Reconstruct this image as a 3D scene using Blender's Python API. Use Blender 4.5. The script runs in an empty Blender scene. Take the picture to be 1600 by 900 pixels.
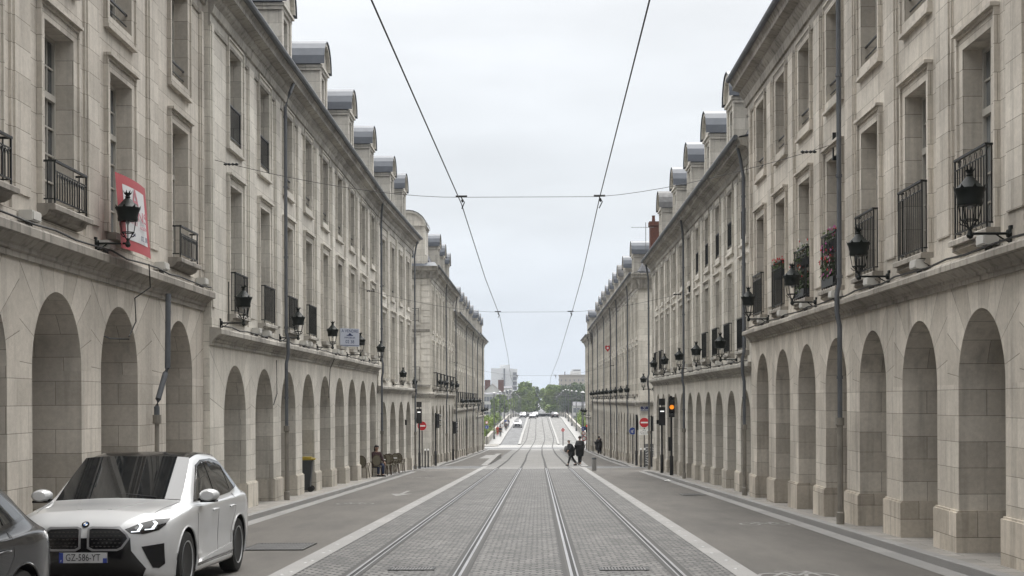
import bpy, bmesh, math, random
from mathutils import Vector, Matrix
from mathutils.bvhtree import BVHTree
random.seed(7)
R = math.radians
scene = bpy.context.scene
COL = scene.collection

# ------------------------------------------------------------------ camera
FPX = 2150.0                      # focal length in pixels of the 1600 px wide photograph
cam_d = bpy.data.cameras.new('camera')
cam = bpy.data.objects.new('camera', cam_d); COL.objects.link(cam)
cam_d.sensor_width = 36; cam_d.lens = 36*FPX/1600
cam_d.shift_x = -41/1600; cam_d.shift_y = 175/1600
cam_d.clip_start = .1; cam_d.clip_end = 6000
cam.rotation_euler = (R(90), 0, 0); cam.location = (0, 0, 0)
cam.rotation_euler = (Matrix.Rotation(R(90), 3, 'X') @ Matrix.Rotation(R(-.25), 3, 'Z')).to_euler()
scene.camera = cam

# ------------------------------------------------------------------ world: overcast sky
world = bpy.data.worlds.new('World'); scene.world = world; world.use_nodes = True
wn, wl = world.node_tree.nodes, world.node_tree.links
wn.clear()
wo = wn.new('ShaderNodeOutputWorld'); bg = wn.new('ShaderNodeBackground')
sky = wn.new('ShaderNodeTexSky'); sky.sky_type = 'NISHITA'; sky.sun_disc = False
sky.sun_elevation = R(56); sky.sun_rotation = R(12); sky.air_density = 1.2; sky.dust_density = 3
tc = wn.new('ShaderNodeTexCoord'); sep = wn.new('ShaderNodeSeparateXYZ')
wl.new(tc.outputs['Generated'], sep.inputs[0])
ramp = wn.new('ShaderNodeValToRGB')
wl.new(sep.outputs[2], ramp.inputs[0])
e = ramp.color_ramp.elements
e[0].position = 0.0; e[0].color = (6.4, 7.1, 8.0, 1)
e[1].position = .36; e[1].color = (8.75, 8.9, 9.05, 1)
x = e.new(.06); x.color = (6.9, 7.5, 8.3, 1)
x = e.new(.14); x.color = (7.9, 8.3, 8.75, 1)
x = e.new(1.0); x.color = (58, 57.4, 56.4, 1)
# soft cloud banks
mp = wn.new('ShaderNodeMapping'); mp.inputs['Scale'].default_value = (1.6, 1.6, 6.5)
mp.inputs['Location'].default_value = (.7, 0, .35)
wl.new(tc.outputs['Generated'], mp.inputs[0])
nz = wn.new('ShaderNodeTexNoise'); nz.inputs['Scale'].default_value = 2.2; nz.inputs['Detail'].default_value = 7
nz.inputs['Roughness'].default_value = .5
wl.new(mp.outputs[0], nz.inputs['Vector'])
cr = wn.new('ShaderNodeMapRange'); cr.inputs[1].default_value = .3; cr.inputs[2].default_value = .7
cr.inputs[3].default_value = .88; cr.inputs[4].default_value = 1.09
wl.new(nz.outputs[0], cr.inputs[0])
mul = wn.new('ShaderNodeVectorMath'); mul.operation = 'SCALE'
wl.new(ramp.outputs[0], mul.inputs[0])
yr = wn.new('ShaderNodeMapRange'); yr.inputs[1].default_value = -.8; yr.inputs[2].default_value = .6; yr.inputs[3].default_value = .5; yr.inputs[4].default_value = 1.0
wl.new(sep.outputs[1], yr.inputs[0]); ym = wn.new('ShaderNodeMath'); ym.operation = 'MULTIPLY'; wl.new(yr.outputs[0], ym.inputs[0]); wl.new(cr.outputs[0], ym.inputs[1]); wl.new(ym.outputs[0], mul.inputs['Scale'])
mixs = wn.new('ShaderNodeMixRGB'); mixs.inputs[0].default_value = .93
wl.new(sky.outputs[0], mixs.inputs[1]); wl.new(mul.outputs[0], mixs.inputs[2])
wl.new(mixs.outputs[0], bg.inputs[0]); bg.inputs[1].default_value = .112
wl.new(bg.outputs[0], wo.inputs[0])

# ------------------------------------------------------------------ sun (veiled)
sd = bpy.data.lights.new('sun', 'SUN'); sd.energy = 1.5; sd.angle = R(18); sd.color = (1, .97, .92)
so = bpy.data.objects.new('sun', sd); COL.objects.link(so)
so.rotation_euler = Vector((math.sin(R(12))*math.cos(R(56)), math.cos(R(12))*math.cos(R(56)), math.sin(R(56)))).to_track_quat('Z', 'Y').to_euler()

vs = scene.view_settings
vs.view_transform = 'Standard'; vs.look = 'None'; vs.gamma = 1; vs.exposure = 0; vs.use_curve_mapping = False
scene.cycles.max_bounces = 6; scene.cycles.diffuse_bounces = 4

# ------------------------------------------------------------------ ground profile (rel. to the lens at z = 0)
_gp = [(-60, -.2), (0, -1.78), (17.76, -2.27), (80.6, -4.01), (108, -4.77), (137, -5.42), (165, -6.05), (185, -6.42), (198, -6.52),
       (212, -6.3), (232, -6.0), (275, -5.62), (305, -5.3), (330, -4.95), (352, -4.78), (380, -4.85), (430, -5.4), (520, -6.4), (2500, -8)]
def _lin(y):
    for (a, za), (b, zb) in zip(_gp, _gp[1:]):
        if y <= b: return za+(zb-za)*(y-a)/(b-a)
    return _gp[-1][1]
def gz(y):
    if y < 60: return _lin(y)
    return sum(_lin(y+k*2.0) for k in range(-4, 5))/9
def track_x(y):
    P = [(-60, -.30), (105, -.30), (137, -.38), (182, -.28), (222, .28), (330, .2), (520, .1), (900, .1)]
    for (a, xa), (b, xb) in zip(P, P[1:]):
        if y <= b:
            t = (y-a)/(b-a); t = t*t*(3-2*t); return xa+(xb-xa)*t
    return .1

# ------------------------------------------------------------------ materials
MATS = {}
def newmat(name):
    m = bpy.data.materials.new(name); m.use_nodes = True
    return m, m.node_tree.nodes, m.node_tree.links, m.node_tree.nodes['Principled BSDF']
def simple(name, col, rough=.6, metal=0, noise=.12, nscale=6, emis=None, bump=0, coat=0, spec=.5):
    if name in MATS: return MATS[name]
    m, n, l, p = newmat(name)
    p.inputs['Roughness'].default_value = rough; p.inputs['Metallic'].default_value = metal
    p.inputs['Specular IOR Level'].default_value = spec
    p.inputs['Coat Weight'].default_value = coat; p.inputs['Coat Roughness'].default_value = .03
    c = n.new('ShaderNodeTexCoord'); t = n.new('ShaderNodeTexNoise'); t.inputs['Scale'].default_value = nscale; t.inputs['Detail'].default_value = 4
    l.new(c.outputs['Object'], t.inputs['Vector'])
    mr = n.new('ShaderNodeMapRange'); mr.inputs[1].default_value = .25; mr.inputs[2].default_value = .75
    mr.inputs[3].default_value = 1-noise; mr.inputs[4].default_value = 1+noise
    l.new(t.outputs[0], mr.inputs[0])
    v = n.new('ShaderNodeVectorMath'); v.operation = 'SCALE'; v.inputs[0].default_value = col[:3]
    l.new(mr.outputs[0], v.inputs['Scale']); l.new(v.outputs[0], p.inputs['Base Color'])
    if bump:
        b = n.new('ShaderNodeBump'); b.inputs['Strength'].default_value = bump; b.inputs['Distance'].default_value = .01
        l.new(t.outputs[0], b.inputs['Height']); l.new(b.outputs[0], p.inputs['Normal'])
    if emis:
        p.inputs['Emission Color'].default_value = (*col[:3], 1); p.inputs['Emission Strength'].default_value = emis
    MATS[name] = m; return m

def stone(name, c1, c2, rowh=.37, bw=.86, mortar=.005, stain=.45, wet=0.0, joint=.5, off=(0, 0)):
    """ashlar: courses with fine joints, blocks of differing tint, grime and run-off streaks; laid out by the UV map (metres)"""
    if name in MATS: return MATS[name]
    m, n, l, p = newmat(name)
    uv = n.new('ShaderNodeUVMap'); mp = n.new('ShaderNodeMapping'); mp.inputs['Location'].default_value = (off[0], off[1], 0)
    l.new(uv.outputs[0], mp.inputs[0])
    br = n.new('ShaderNodeTexBrick'); br.inputs['Scale'].default_value = 1
    br.inputs['Brick Width'].default_value = bw; br.inputs['Row Height'].default_value = rowh
    br.inputs['Mortar Size'].default_value = mortar; br.inputs['Mortar Smooth'].default_value = .3; br.inputs['Bias'].default_value = -.1
    br.inputs['Color1'].default_value = (*c1, 1); br.inputs['Color2'].default_value = (*c2, 1)
    br.inputs['Mortar'].default_value = (c1[0]*joint, c1[1]*joint, c1[2]*joint*.95, 1)
    l.new(mp.outputs[0], br.inputs['Vector'])
    g = n.new('ShaderNodeNewGeometry')
    # broad grime
    n1 = n.new('ShaderNodeTexNoise'); n1.inputs['Scale'].default_value = .55; n1.inputs['Detail'].default_value = 7; n1.inputs['Roughness'].default_value = .62
    l.new(g.outputs['Position'], n1.inputs['Vector'])
    r1 = n.new('ShaderNodeMapRange'); r1.inputs[1].default_value = .35; r1.inputs[2].default_value = .72
    r1.inputs[3].default_value = 1.08; r1.inputs[4].default_value = 1.0-stain*.5
    l.new(n1.outputs[0], r1.inputs[0])
    # vertical streaks
    mp2 = n.new('ShaderNodeMapping'); mp2.inputs['Scale'].default_value = (5, 5, .35); l.new(g.outputs['Position'], mp2.inputs[0])
    n2 = n.new('ShaderNodeTexNoise'); n2.inputs['Scale'].default_value = 1.3; n2.inputs['Detail'].default_value = 5
    l.new(mp2.outputs[0], n2.inputs['Vector'])
    r2 = n.new('ShaderNodeMapRange'); r2.inputs[1].default_value = .5; r2.inputs[2].default_value = .78
    r2.inputs[3].default_value = 1.0; r2.inputs[4].default_value = 1.0-stain*.6
    l.new(n2.outputs[0], r2.inputs[0])
    # fine pitting
    n3 = n.new('ShaderNodeTexNoise'); n3.inputs['Scale'].default_value = 14; n3.inputs['Detail'].default_value = 6; n3.inputs['Roughness'].default_value = .7
    l.new(g.outputs['Position'], n3.inputs['Vector'])
    r3 = n.new('ShaderNodeMapRange'); r3.inputs[1].default_value = .25; r3.inputs[2].default_value = .75; r3.inputs[3].default_value = .86; r3.inputs[4].default_value = 1.12
    l.new(n3.outputs[0], r3.inputs[0])
    a = n.new('ShaderNodeMath'); a.operation = 'MULTIPLY'; l.new(r1.outputs[0], a.inputs[0]); l.new(r2.outputs[0], a.inputs[1])
    b = n.new('ShaderNodeMath'); b.operation = 'MULTIPLY'; l.new(a.outputs[0], b.inputs[0]); l.new(r3.outputs[0], b.inputs[1])
    v = n.new('ShaderNodeVectorMath'); v.operation = 'SCALE'; l.new(br.outputs[0], v.inputs[0]); l.new(b.outputs[0], v.inputs['Scale'])
    l.new(v.outputs[0], p.inputs['Base Color'])
    p.inputs['Roughness'].default_value = .85 if not wet else .5
    h = n.new('ShaderNodeMath'); h.operation = 'MULTIPLY_ADD'; h.inputs[1].default_value = -1.0
    l.new(br.outputs['Fac'], h.inputs[0]); 
    h2 = n.new('ShaderNodeMath'); h2.operation = 'MULTIPLY'; h2.inputs[1].default_value = .35; l.new(n3.outputs[0], h2.inputs[0]); l.new(h2.outputs[0], h.inputs[2])
    bp = n.new('ShaderNodeBump'); bp.inputs['Strength'].default_value = .5; bp.inputs['Distance'].default_value = .012
    l.new(h.outputs[0], bp.inputs['Height']); l.new(bp.outputs[0], p.inputs['Normal'])
    MATS[name] = m; return m

def M(n): return MATS[n]
simple('iron', (.012, .014, .014), .42, .3, .2)
simple('lantern_paint', (.008, .011, .010), .6, 0, .2, spec=.3)
simple('zinc', (.085, .095, .112), .5, .1, .16, 3)
simple('zinc_old', (.13, .13, .13), .7, .1, .35, 5)
simple('pipe_zinc', (.10, .108, .12), .55, .1, .2, 4)
simple('pipe_cast', (.20, .185, .16), .7, 0, .2, 4)
simple('joinery', (.42, .40, .36), .5, 0, .06)
simple('joinery_grey', (.32, .34, .37), .5, 0, .06)
simple('glass_pale', (.16, .17, .175), .09, 0, .3, 1.5, spec=.9)
simple('glass_dark', (.045, .05, .055), .06, 0, .5, 1.2, spec=.9)
simple('curtain', (.30, .29, .27), .9, 0, .15, 9)
simple('lamp_glass', (.30, .31, .31), .12, 0, .15)
simple('plaster_box', (.50, .49, .46), .6, 0, .08)
simple('cable_black', (.012, .012, .012), .6, 0, .1)
simple('brick_red', (.105, .042, .03), .85, 0, .35, 14)
simple('white_paint', (.72, .72, .70), .5, 0, .08, 10)
simple('black_paint', (.010, .010, .011), .35, 0, .15)
simple('red_sign', (.42, .012, .018), .35, 0, .05)
simple('blue_sign', (.012, .045, .26), .35, 0, .05)
simple('navy_sign', (.012, .022, .09), .3, 0, .05)
simple('amber_light', (1.0, .30, .02), .3, 0, 0, emis=1.0)
simple('red_light', (1.0, .06, .02), .3, 0, 0, emis=1.0)
simple('white_light', (1.0, 1.0, 1.0), .3, 0, 0, emis=.9)
simple('steel_rail', (.24, .24, .25), .42, .9, .2, 1)
simple('rail_groove', (.012, .012, .012), .7, .3, .1)
simple('rail_side', (.05, .048, .045), .75, 0, .25, 30)
simple('stud_metal', (.32, .32, .32), .45, .6, .1)
simple('trunk_bark', (.07, .058, .045), .9, 0, .3, 3)
simple('rubber', (.012, .012, .012), .75, 0, .15)
simple('shop_dark', (.02, .02, .022), .4, 0, .2)

def slate():
    m, n, l, p = newmat('slate')
    uv = n.new('ShaderNodeUVMap')
    br = n.new('ShaderNodeTexBrick'); br.inputs['Scale'].default_value = 1; br.inputs['Brick Width'].default_value = .22; br.inputs['Row Height'].default_value = .13
    br.inputs['Mortar Size'].default_value = .006; br.inputs['Color1'].default_value = (.045, .048, .055, 1); br.inputs['Color2'].default_value = (.085, .088, .10, 1)
    br.inputs['Mortar'].default_value = (.015, .015, .017, 1)
    l.new(uv.outputs[0], br.inputs['Vector']); l.new(br.outputs[0], p.inputs['Base Color']); p.inputs['Roughness'].default_value = .5
    b = n.new('ShaderNodeBump'); b.inputs['Strength'].default_value = .5; b.inputs['Distance'].default_value = .01; b.invert = True
    l.new(br.outputs['Fac'], b.inputs['Height']); l.new(b.outputs[0], p.inputs['Normal'])
    MATS['slate'] = m
slate()

def paving(name, c1, c2, cm, bw, rh, mort, rough=.7, bump=.5, big=.25, fine=30, off=.5, dist=.01, patch=0.0, warp=.0):
    m, n, l, p = newmat(name)
    uv = n.new('ShaderNodeUVMap')
    src = uv.outputs[0]
    if warp:
        wv = n.new('ShaderNodeTexNoise'); wv.inputs['Scale'].default_value = 4; l.new(uv.outputs[0], wv.inputs['Vector'])
        ws = n.new('ShaderNodeVectorMath'); ws.operation = 'SCALE'; ws.inputs['Scale'].default_value = warp; l.new(wv.outputs['Color'], ws.inputs[0])
        wa = n.new('ShaderNodeVectorMath'); wa.operation = 'ADD'; l.new(uv.outputs[0], wa.inputs[0]); l.new(ws.outputs[0], wa.inputs[1]); src = wa.outputs[0]
    br = n.new('ShaderNodeTexBrick'); br.offset = off; br.inputs['Scale'].default_value = 1
    br.inputs['Brick Width'].default_value = bw; br.inputs['Row Height'].default_value = rh
    br.inputs['Mortar Size'].default_value = mort; br.inputs['Mortar Smooth'].default_value = .4
    br.inputs['Color1'].default_value = (*c1, 1); br.inputs['Color2'].default_value = (*c2, 1); br.inputs['Mortar'].default_value = (*cm, 1)
    l.new(src, br.inputs['Vector'])
    n1 = n.new('ShaderNodeTexNoise'); n1.inputs['Scale'].default_value = .5; n1.inputs['Detail'].default_value = 7; l.new(uv.outputs[0], n1.inputs['Vector'])
    n1.inputs['Roughness'].default_value = .65
    r1 = n.new('ShaderNodeMapRange'); r1.inputs[1].default_value = .3; r1.inputs[2].default_value = .7; r1.inputs[3].default_value = 1+big; r1.inputs[4].default_value = 1-big
    l.new(n1.outputs[0], r1.inputs[0])
    n2 = n.new('ShaderNodeTexNoise'); n2.inputs['Scale'].default_value = fine; n2.inputs['Detail'].default_value = 5; n2.inputs['Roughness'].default_value = .75
    l.new(uv.outputs[0], n2.inputs['Vector'])
    r2 = n.new('ShaderNodeMapRange'); r2.inputs[1].default_value = .25; r2.inputs[2].default_value = .75; r2.inputs[3].default_value = .72; r2.inputs[4].default_value = 1.28
    l.new(n2.outputs[0], r2.inputs[0])
    a = n.new('ShaderNodeMath'); a.operation = 'MULTIPLY'; l.new(r1.outputs[0], a.inputs[0]); l.new(r2.outputs[0], a.inputs[1])
    v = n.new('ShaderNodeVectorMath'); v.operation = 'SCALE'; l.new(br.outputs[0], v.inputs[0]); l.new(a.outputs[0], v.inputs['Scale'])
    l.new(v.outputs[0], p.inputs['Base Color']); p.inputs['Roughness'].default_value = rough
    h = n.new('ShaderNodeMath'); h.operation = 'SUBTRACT'; h2 = n.new('ShaderNodeMath'); h2.operation = 'MULTIPLY'; h2.inputs[1].default_value = .6
    l.new(n2.outputs[0], h2.inputs[0]); l.new(h2.outputs[0], h.inputs[0]); l.new(br.outputs['Fac'], h.inputs[1])
    b = n.new('ShaderNodeBump'); b.inputs['Strength'].default_value = bump; b.inputs['Distance'].default_value = dist
    l.new(h.outputs[0], b.inputs['Height']); l.new(b.outputs[0], p.inputs['Normal'])
    MATS[name] = m; return m
paving('setts', (.062, .061, .059), (.160, .155, .147), (.016, .015, .014), .17, .14, .021, .62, 1.0, .3, 14, .5, .025, warp=.06)
paving('slabs', (.135, .133, .128), (.18, .176, .168), (.12, .118, .11), .8, .5, .008, .75, .3, .14)
paving('pale_slabs', (.24, .238, .232), (.29, .286, .278), (.2, .196, .19), 1.2, .8, .008, .8, .2, .12)
paving('pavement_slabs', (.20, .188, .172), (.27, .255, .23), (.11, .10, .09), .9, .45, .010, .75, .4, .2)
paving('granite_kerb', (.20, .195, .19), (.25, .245, .235), (.12, .12, .115), 40, 1.0, .008, .7, .3, .1, 60)
paving('granite_strip', (.195, .192, .186), (.235, .23, .222), (.16, .155, .15), 40, 1.0, .008, .65, .25, .1, 60)
def asphalt(name, c, warm=1.0):
    m, n, l, p = newmat(name)
    uv = n.new('ShaderNodeUVMap')
    n1 = n.new('ShaderNodeTexNoise'); n1.inputs['Scale'].default_value = 90; n1.inputs['Detail'].default_value = 3; l.new(uv.outputs[0], n1.inputs['Vector'])
    n2 = n.new('ShaderNodeTexNoise'); n2.inputs['Scale'].default_value = .9; n2.inputs['Detail'].default_value = 8; n2.inputs['Roughness'].default_value = .68
    mp = n.new('ShaderNodeMapping'); mp.inputs['Scale'].default_value = (1.0, .22, 1); l.new(uv.outputs[0], mp.inputs[0]); l.new(mp.outputs[0], n2.inputs['Vector'])
    r1 = n.new('ShaderNodeMapRange'); r1.inputs[1].default_value = .3; r1.inputs[2].default_value = .7; r1.inputs[3].default_value = .5; r1.inputs[4].default_value = 1.55
    r2 = n.new('ShaderNodeMapRange'); r2.inputs[1].default_value = .3; r2.inputs[2].default_value = .7; r2.inputs[3].default_value = .62; r2.inputs[4].default_value = 1.28
    l.new(n1.outputs[0], r1.inputs[0]); l.new(n2.outputs[0], r2.inputs[0])
    a = n.new('ShaderNodeMath'); a.operation = 'MULTIPLY'; l.new(r1.outputs[0], a.inputs[0]); l.new(r2.outputs[0], a.inputs[1])
    v = n.new('ShaderNodeVectorMath'); v.operation = 'SCALE'; v.inputs[0].default_value = c; l.new(a.outputs[0], v.inputs['Scale'])
    l.new(v.outputs[0], p.inputs['Base Color']); p.inputs['Roughness'].default_value = .78
    b = n.new('ShaderNodeBump'); b.inputs['Strength'].default_value = .5; b.inputs['Distance'].default_value = .008
    l.new(n1.outputs[0], b.inputs['Height']); l.new(b.outputs[0], p.inputs['Normal'])
    MATS[name] = m; return m
asphalt('asphalt', (.080, .073, .064))
asphalt('asphalt_grey', (.11, .112, .115))
asphalt('asphalt_tan', (.15, .148, .142))
asphalt('earth', (.12, .12, .09))

def leafmat(name, a, b, sc=.5):
    m, n, l, p = newmat(name)
    g = n.new('ShaderNodeNewGeometry'); t = n.new('ShaderNodeTexNoise'); t.inputs['Scale'].default_value = sc; t.inputs['Detail'].default_value = 4
    l.new(g.outputs['Position'], t.inputs['Vector'])
    r = n.new('ShaderNodeValToRGB'); r.color_ramp.elements[0].position = .35; r.color_ramp.elements[1].position = .65
    r.color_ramp.elements[0].color = (*a, 1); r.color_ramp.elements[1].color = (*b, 1)
    l.new(t.outputs[0], r.inputs[0]); l.new(r.outputs[0], p.inputs['Base Color']); p.inputs['Roughness'].default_value = .6
    MATS[name] = m
leafmat('leaf_mid', (.07, .12, .02), (.22, .30, .05), .22)
leafmat('leaf_dark', (.035, .07, .02), (.08, .12, .03), .3)
leafmat('leaf_pale', (.13, .19, .04), (.22, .29, .07), .4)
leafmat('leaf_plant', (.04, .075, .02), (.09, .13, .04), 8)

# ------------------------------------------------------------------ mesh builder and tagging
class MB:
    def __init__(s): s.v = []; s.f = []; s.uv = []; s.mi = []; s.cur = 0
    def face(s, pts, uv=None):
        b = len(s.v); s.v.extend(tuple(p) for p in pts); s.f.append(tuple(range(b, b+len(pts)))); s.mi.append(s.cur)
        if uv is None:
            a, c, d = Vector(pts[0]), Vector(pts[1]), Vector(pts[2]); nn = (c-a).cross(d-a)
            if len(pts) > 3 and nn.length < 1e-9: nn = (d-a).cross(Vector(pts[3])-a)
            ax = max(range(3), key=lambda i: abs(nn[i]))
            if ax == 0: uv = [(p[1], p[2]) for p in pts]
            elif ax == 1: uv = [(p[0], p[2]) for p in pts]
            else: uv = [(p[0], p[1]) for p in pts]
        s.uv.extend(uv)
    def box(s, a, b, fn=None, skip=()):
        x0, y0, z0 = a; x1, y1, z1 = b
        P = [(x0, y0, z0), (x1, y0, z0), (x1, y1, z0), (x0, y1, z0), (x0, y0, z1), (x1, y0, z1), (x1, y1, z1), (x0, y1, z1)]
        if fn: P = [fn(*p) for p in P]
        for i, q in enumerate(((0, 3, 2, 1), (4, 5, 6, 7), (0, 1, 5, 4), (1, 2, 6, 5), (2, 3, 7, 6), (3, 0, 4, 7))):
            if i not in skip: s.face([P[k] for k in q])
    def tube(s, pts, r, n=8, caps=True, r1=None, closed=False):
        pts = [Vector(p) for p in pts]; rings = []; m = len(pts)
        up0 = Vector((0, 0, 1))
        for i, p in enumerate(pts):
            if closed: d = pts[(i+1) % m]-pts[i-1]
            else: d = pts[min(i+1, m-1)]-pts[max(i-1, 0)]
            d = d.normalized() if d.length > 1e-9 else up0
            up = up0 if abs(d.z) < .95 else Vector((0, 1, 0))
            a = d.cross(up).normalized(); b = a.cross(d).normalized()
            rr = r if r1 is None else r+(r1-r)*i/(m-1)
            if isinstance(r, (list, tuple)): rr = r[i]
            rings.append([p+a*rr*math.cos(2*math.pi*k/n)+b*rr*math.sin(2*math.pi*k/n) for k in range(n)])
        for i in range(m if closed else m-1):
            A, B = rings[i], rings[(i+1) % m]
            for k in range(n): s.face([A[k], A[(k+1) % n], B[(k+1) % n], B[k]])
        if caps and not closed:
            s.face(rings[0][::-1]); s.face(rings[-1])
    def lathe(s, prof, c=(0, 0, 0), n=12, ax='z', rot=0.0):
        rings = []
        for r, z in prof:
            ring = []
            for k in range(n):
                a = rot+2*math.pi*k/n; u, w = r*math.cos(a), r*math.sin(a)
                if ax == 'z': q = (c[0]+u, c[1]+w, c[2]+z)
                elif ax == 'x': q = (c[0]+z, c[1]+u, c[2]+w)
                else: q = (c[0]+u, c[1]+z, c[2]+w)
                ring.append(q)
            rings.append(ring)
        for A, B in zip(rings, rings[1:]):
            for k in range(n):
                s.face([A[k], A[(k+1) % n], B[(k+1) % n], B[k]])
        if prof[0][0] > 1e-4: s.face(rings[0][::-1])
        if prof[-1][0] > 1e-4: s.face(rings[-1])
    def build(s, name, mats, parent=None, origin=None, smooth=False, merge=True):
        me = bpy.data.meshes.new(name)
        o = Vector(origin) if origin is not None else Vector((0, 0, 0))
        me.from_pydata([(p[0]-o.x, p[1]-o.y, p[2]-o.z) for p in s.v], [], s.f)
        ul = me.uv_layers.new(name='UVMap')
        ul.data.foreach_set('uv', [c for q in s.uv for c in q])
        if not isinstance(mats, (list, tuple)): mats = [mats]
        for m in mats: me.materials.append(M(m) if isinstance(m, str) else m)
        if len(mats) > 1: me.polygons.foreach_set('material_index', s.mi)
        if merge:
            bm = bmesh.new(); bm.from_mesh(me)
            bmesh.ops.remove_doubles(bm, verts=bm.verts, dist=.0004)
            bmesh.ops.recalc_face_normals(bm, faces=bm.faces)
            bm.to_mesh(me); bm.free()
        if smooth:
            me.polygons.foreach_set('use_smooth', [True]*len(me.polygons))
            if smooth == 'auto':
                try: me.set_sharp_from_angle(angle=R(35))
                except Exception: pass
        ob = bpy.data.objects.new(name, me); COL.objects.link(ob)
        if parent is not None: ob.parent = parent
        elif origin is not None: ob.location = o
        return ob

def tag(o, label=None, cat=None, group=None, kind=None):
    if label: o['label'] = label
    if cat: o['category'] = cat
    if group: o['group'] = group
    if kind: o['kind'] = kind
    return o
def empty(name, loc=(0, 0, 0), rz=0, **k):
    o = bpy.data.objects.new(name, None); COL.objects.link(o); o.location = loc; o.rotation_euler = (0, 0, rz); o.empty_display_size = .2
    return tag(o, **k)
def inst(me, name, parent, loc, rz=0):
    o = bpy.data.objects.new(name, me); COL.objects.link(o); o.parent = parent; o.location = loc; o.rotation_euler = (0, 0, rz)
    return o
KIDS = {}
def copy_tree(o, parent=None):
    c = o.copy(); COL.objects.link(c); c.parent = parent
    for ch in [x for x in bpy.data.objects if x.parent == o]: copy_tree(ch, c)
    return c
def text(body, name, mat, parent, size, loc, rot, ext=.001, align='CENTER', sx=1.0):
    cu = bpy.data.curves.new(name, 'FONT'); cu.body = body; cu.size = size; cu.align_x = align; cu.align_y = 'CENTER'; cu.extrude = ext
    cu.materials.append(M(mat)); o = bpy.data.objects.new(name, cu); COL.objects.link(o)
    bpy.context.view_layer.update()
    me = bpy.data.meshes.new_from_object(o.evaluated_get(bpy.context.evaluated_depsgraph_get()))
    bpy.data.objects.remove(o); me.name = name
    o = bpy.data.objects.new(name, me); COL.objects.link(o)
    if not me.uv_layers: me.uv_layers.new(name='UVMap')
    o.parent = parent; o.location = loc; o.rotation_euler = rot; o.scale = (sx, 1, 1)
    return o
ORD = ['nearest', 'second', 'third', 'fourth', 'fifth', 'sixth', 'seventh', 'eighth', 'ninth', 'tenth', 'eleventh', 'twelfth', 'thirteenth', 'fourteenth']

# ================================================================== THE GROUND
def strip(name, xa, xb, y0, y1, off, mat, step=4.0, kind='structure', label=None, build=True, mb=None):
    fa = xa if callable(xa) else (lambda y: xa); fb = xb if callable(xb) else (lambda y: xb)
    fo = off if callable(off) else (lambda y: off)
    m = mb or MB(); n = max(1, int(math.ceil((y1-y0)/step)))
    for i in range(n):
        a = y0+(y1-y0)*i/n; b = y0+(y1-y0)*(i+1)/n
        m.face([(fa(a), a, gz(a)+fo(a)), (fb(a), a, gz(a)+fo(a)), (fb(b), b, gz(b)+fo(b)), (fa(b), b, gz(b)+fo(b))],
               [(fa(a), a), (fb(a), a), (fb(b), b), (fa(b), b)])
    if not build: return m
    o = m.build(name, mat)
    return tag(o, label, kind=kind)

def out_z(y):
    if y < 202: return gz(y)
    if y < 205: return gz(201.9)+(-13.2-gz(201.9))*(y-202)/3
    if y < 518: return -13.2
    if y < 522: return -13.2+(-7.2+13.2)*(y-518)/4
    return -7.2-(y-522)*.0005
g = MB()
ys = [-60+4*i for i in range(66)]+[202, 205, 300, 400, 518, 522, 560, 620, 700, 900, 1300, 2500, 5000]
ys = sorted(set(y for y in ys if y <= 200 or y >= 202))
xs = [-3000, -400, -60, -20, 0, 20, 60, 400, 3000]
for a, b in zip(ys, ys[1:]):
    for c, d in zip(xs, xs[1:]):
        g.face([(c, a, out_z(a)), (d, a, out_z(a)), (d, b, out_z(b)), (c, b, out_z(b))])
tag(g.build('ground', 'asphalt_grey'), 'grey ground under the street and the quays', kind='structure')
w = MB(); w.face([(-3000, 203.2, -12), (3000, 203.2, -12), (3000, 519.6, -12), (-3000, 519.6, -12)])
simple('river_water', (.10, .12, .12), .12, 0, .2, .2, bump=.4)
tag(w.build('river', 'river_water'), 'grey river under the bridge', kind='structure')

kl = lambda y: -(5.9+.0126*y) if y < 76 else -6.35
kr = lambda y: 5.42+.0016*y
# carriageways
strip('left_road', lambda y: kl(y)+.30 if y < 74 or y > 90 else -12, lambda y: -3.5 if y < 84 else -3.5+.002*(y-84), -20, 172, .006, 'asphalt', 2)
strip('right_road', 2.80, lambda y: kr(y)-.30 if y < 72 or y > 86 else 12, -20, 172, .006, 'asphalt', 2)
# granite channel along the kerbs
for nm, f0, f1, ya, yb in (('left_gutter', kl, lambda y: kl(y)+.30, -20, 74), ('right_gutter', lambda y: kr(y)-.30, kr, -20, 72),
                           ('left_gutter', kl, lambda y: kl(y)+.30, 90, 168), ('right_gutter', lambda y: kr(y)-.30, kr, 86, 164)):
    strip(nm, f0, f1, ya, yb, .010, 'granite_strip', 2)
# cross street flagging
strip('crossing_paving', -12, -3.5, 80.2, 81.2, .010, 'slabs', 2)
strip('crossing_paving', 2.8, 12, 80.2, 81.2, .010, 'slabs', 2)
strip('left_crossing', -14, -3.5, 81.2, 87.5, .009, 'asphalt_grey', 2)
strip('right_crossing', 2.8, 14, 81.2, 85.5, .009, 'asphalt_grey', 2)
# tram reservation
strip('tram_setts', -3.19, 2.51, -20, 80.2, .010, 'setts', 2)
strip('tram_band', -3.19, 2.51, 80.2, 81.4, .014, 'pale_slabs', 2)
strip('tram_paving', lambda y: track_x(y)-2.9, lambda y: track_x(y)+2.85, 81.4, 186, .010, 'slabs', 3)
strip('left_granite_band', -3.5, -3.19, -20, 92, .016, 'granite_strip', 2)
strip('right_granite_band', 2.51, 2.80, -20, 92, .016, 'granite_strip', 2)
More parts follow.
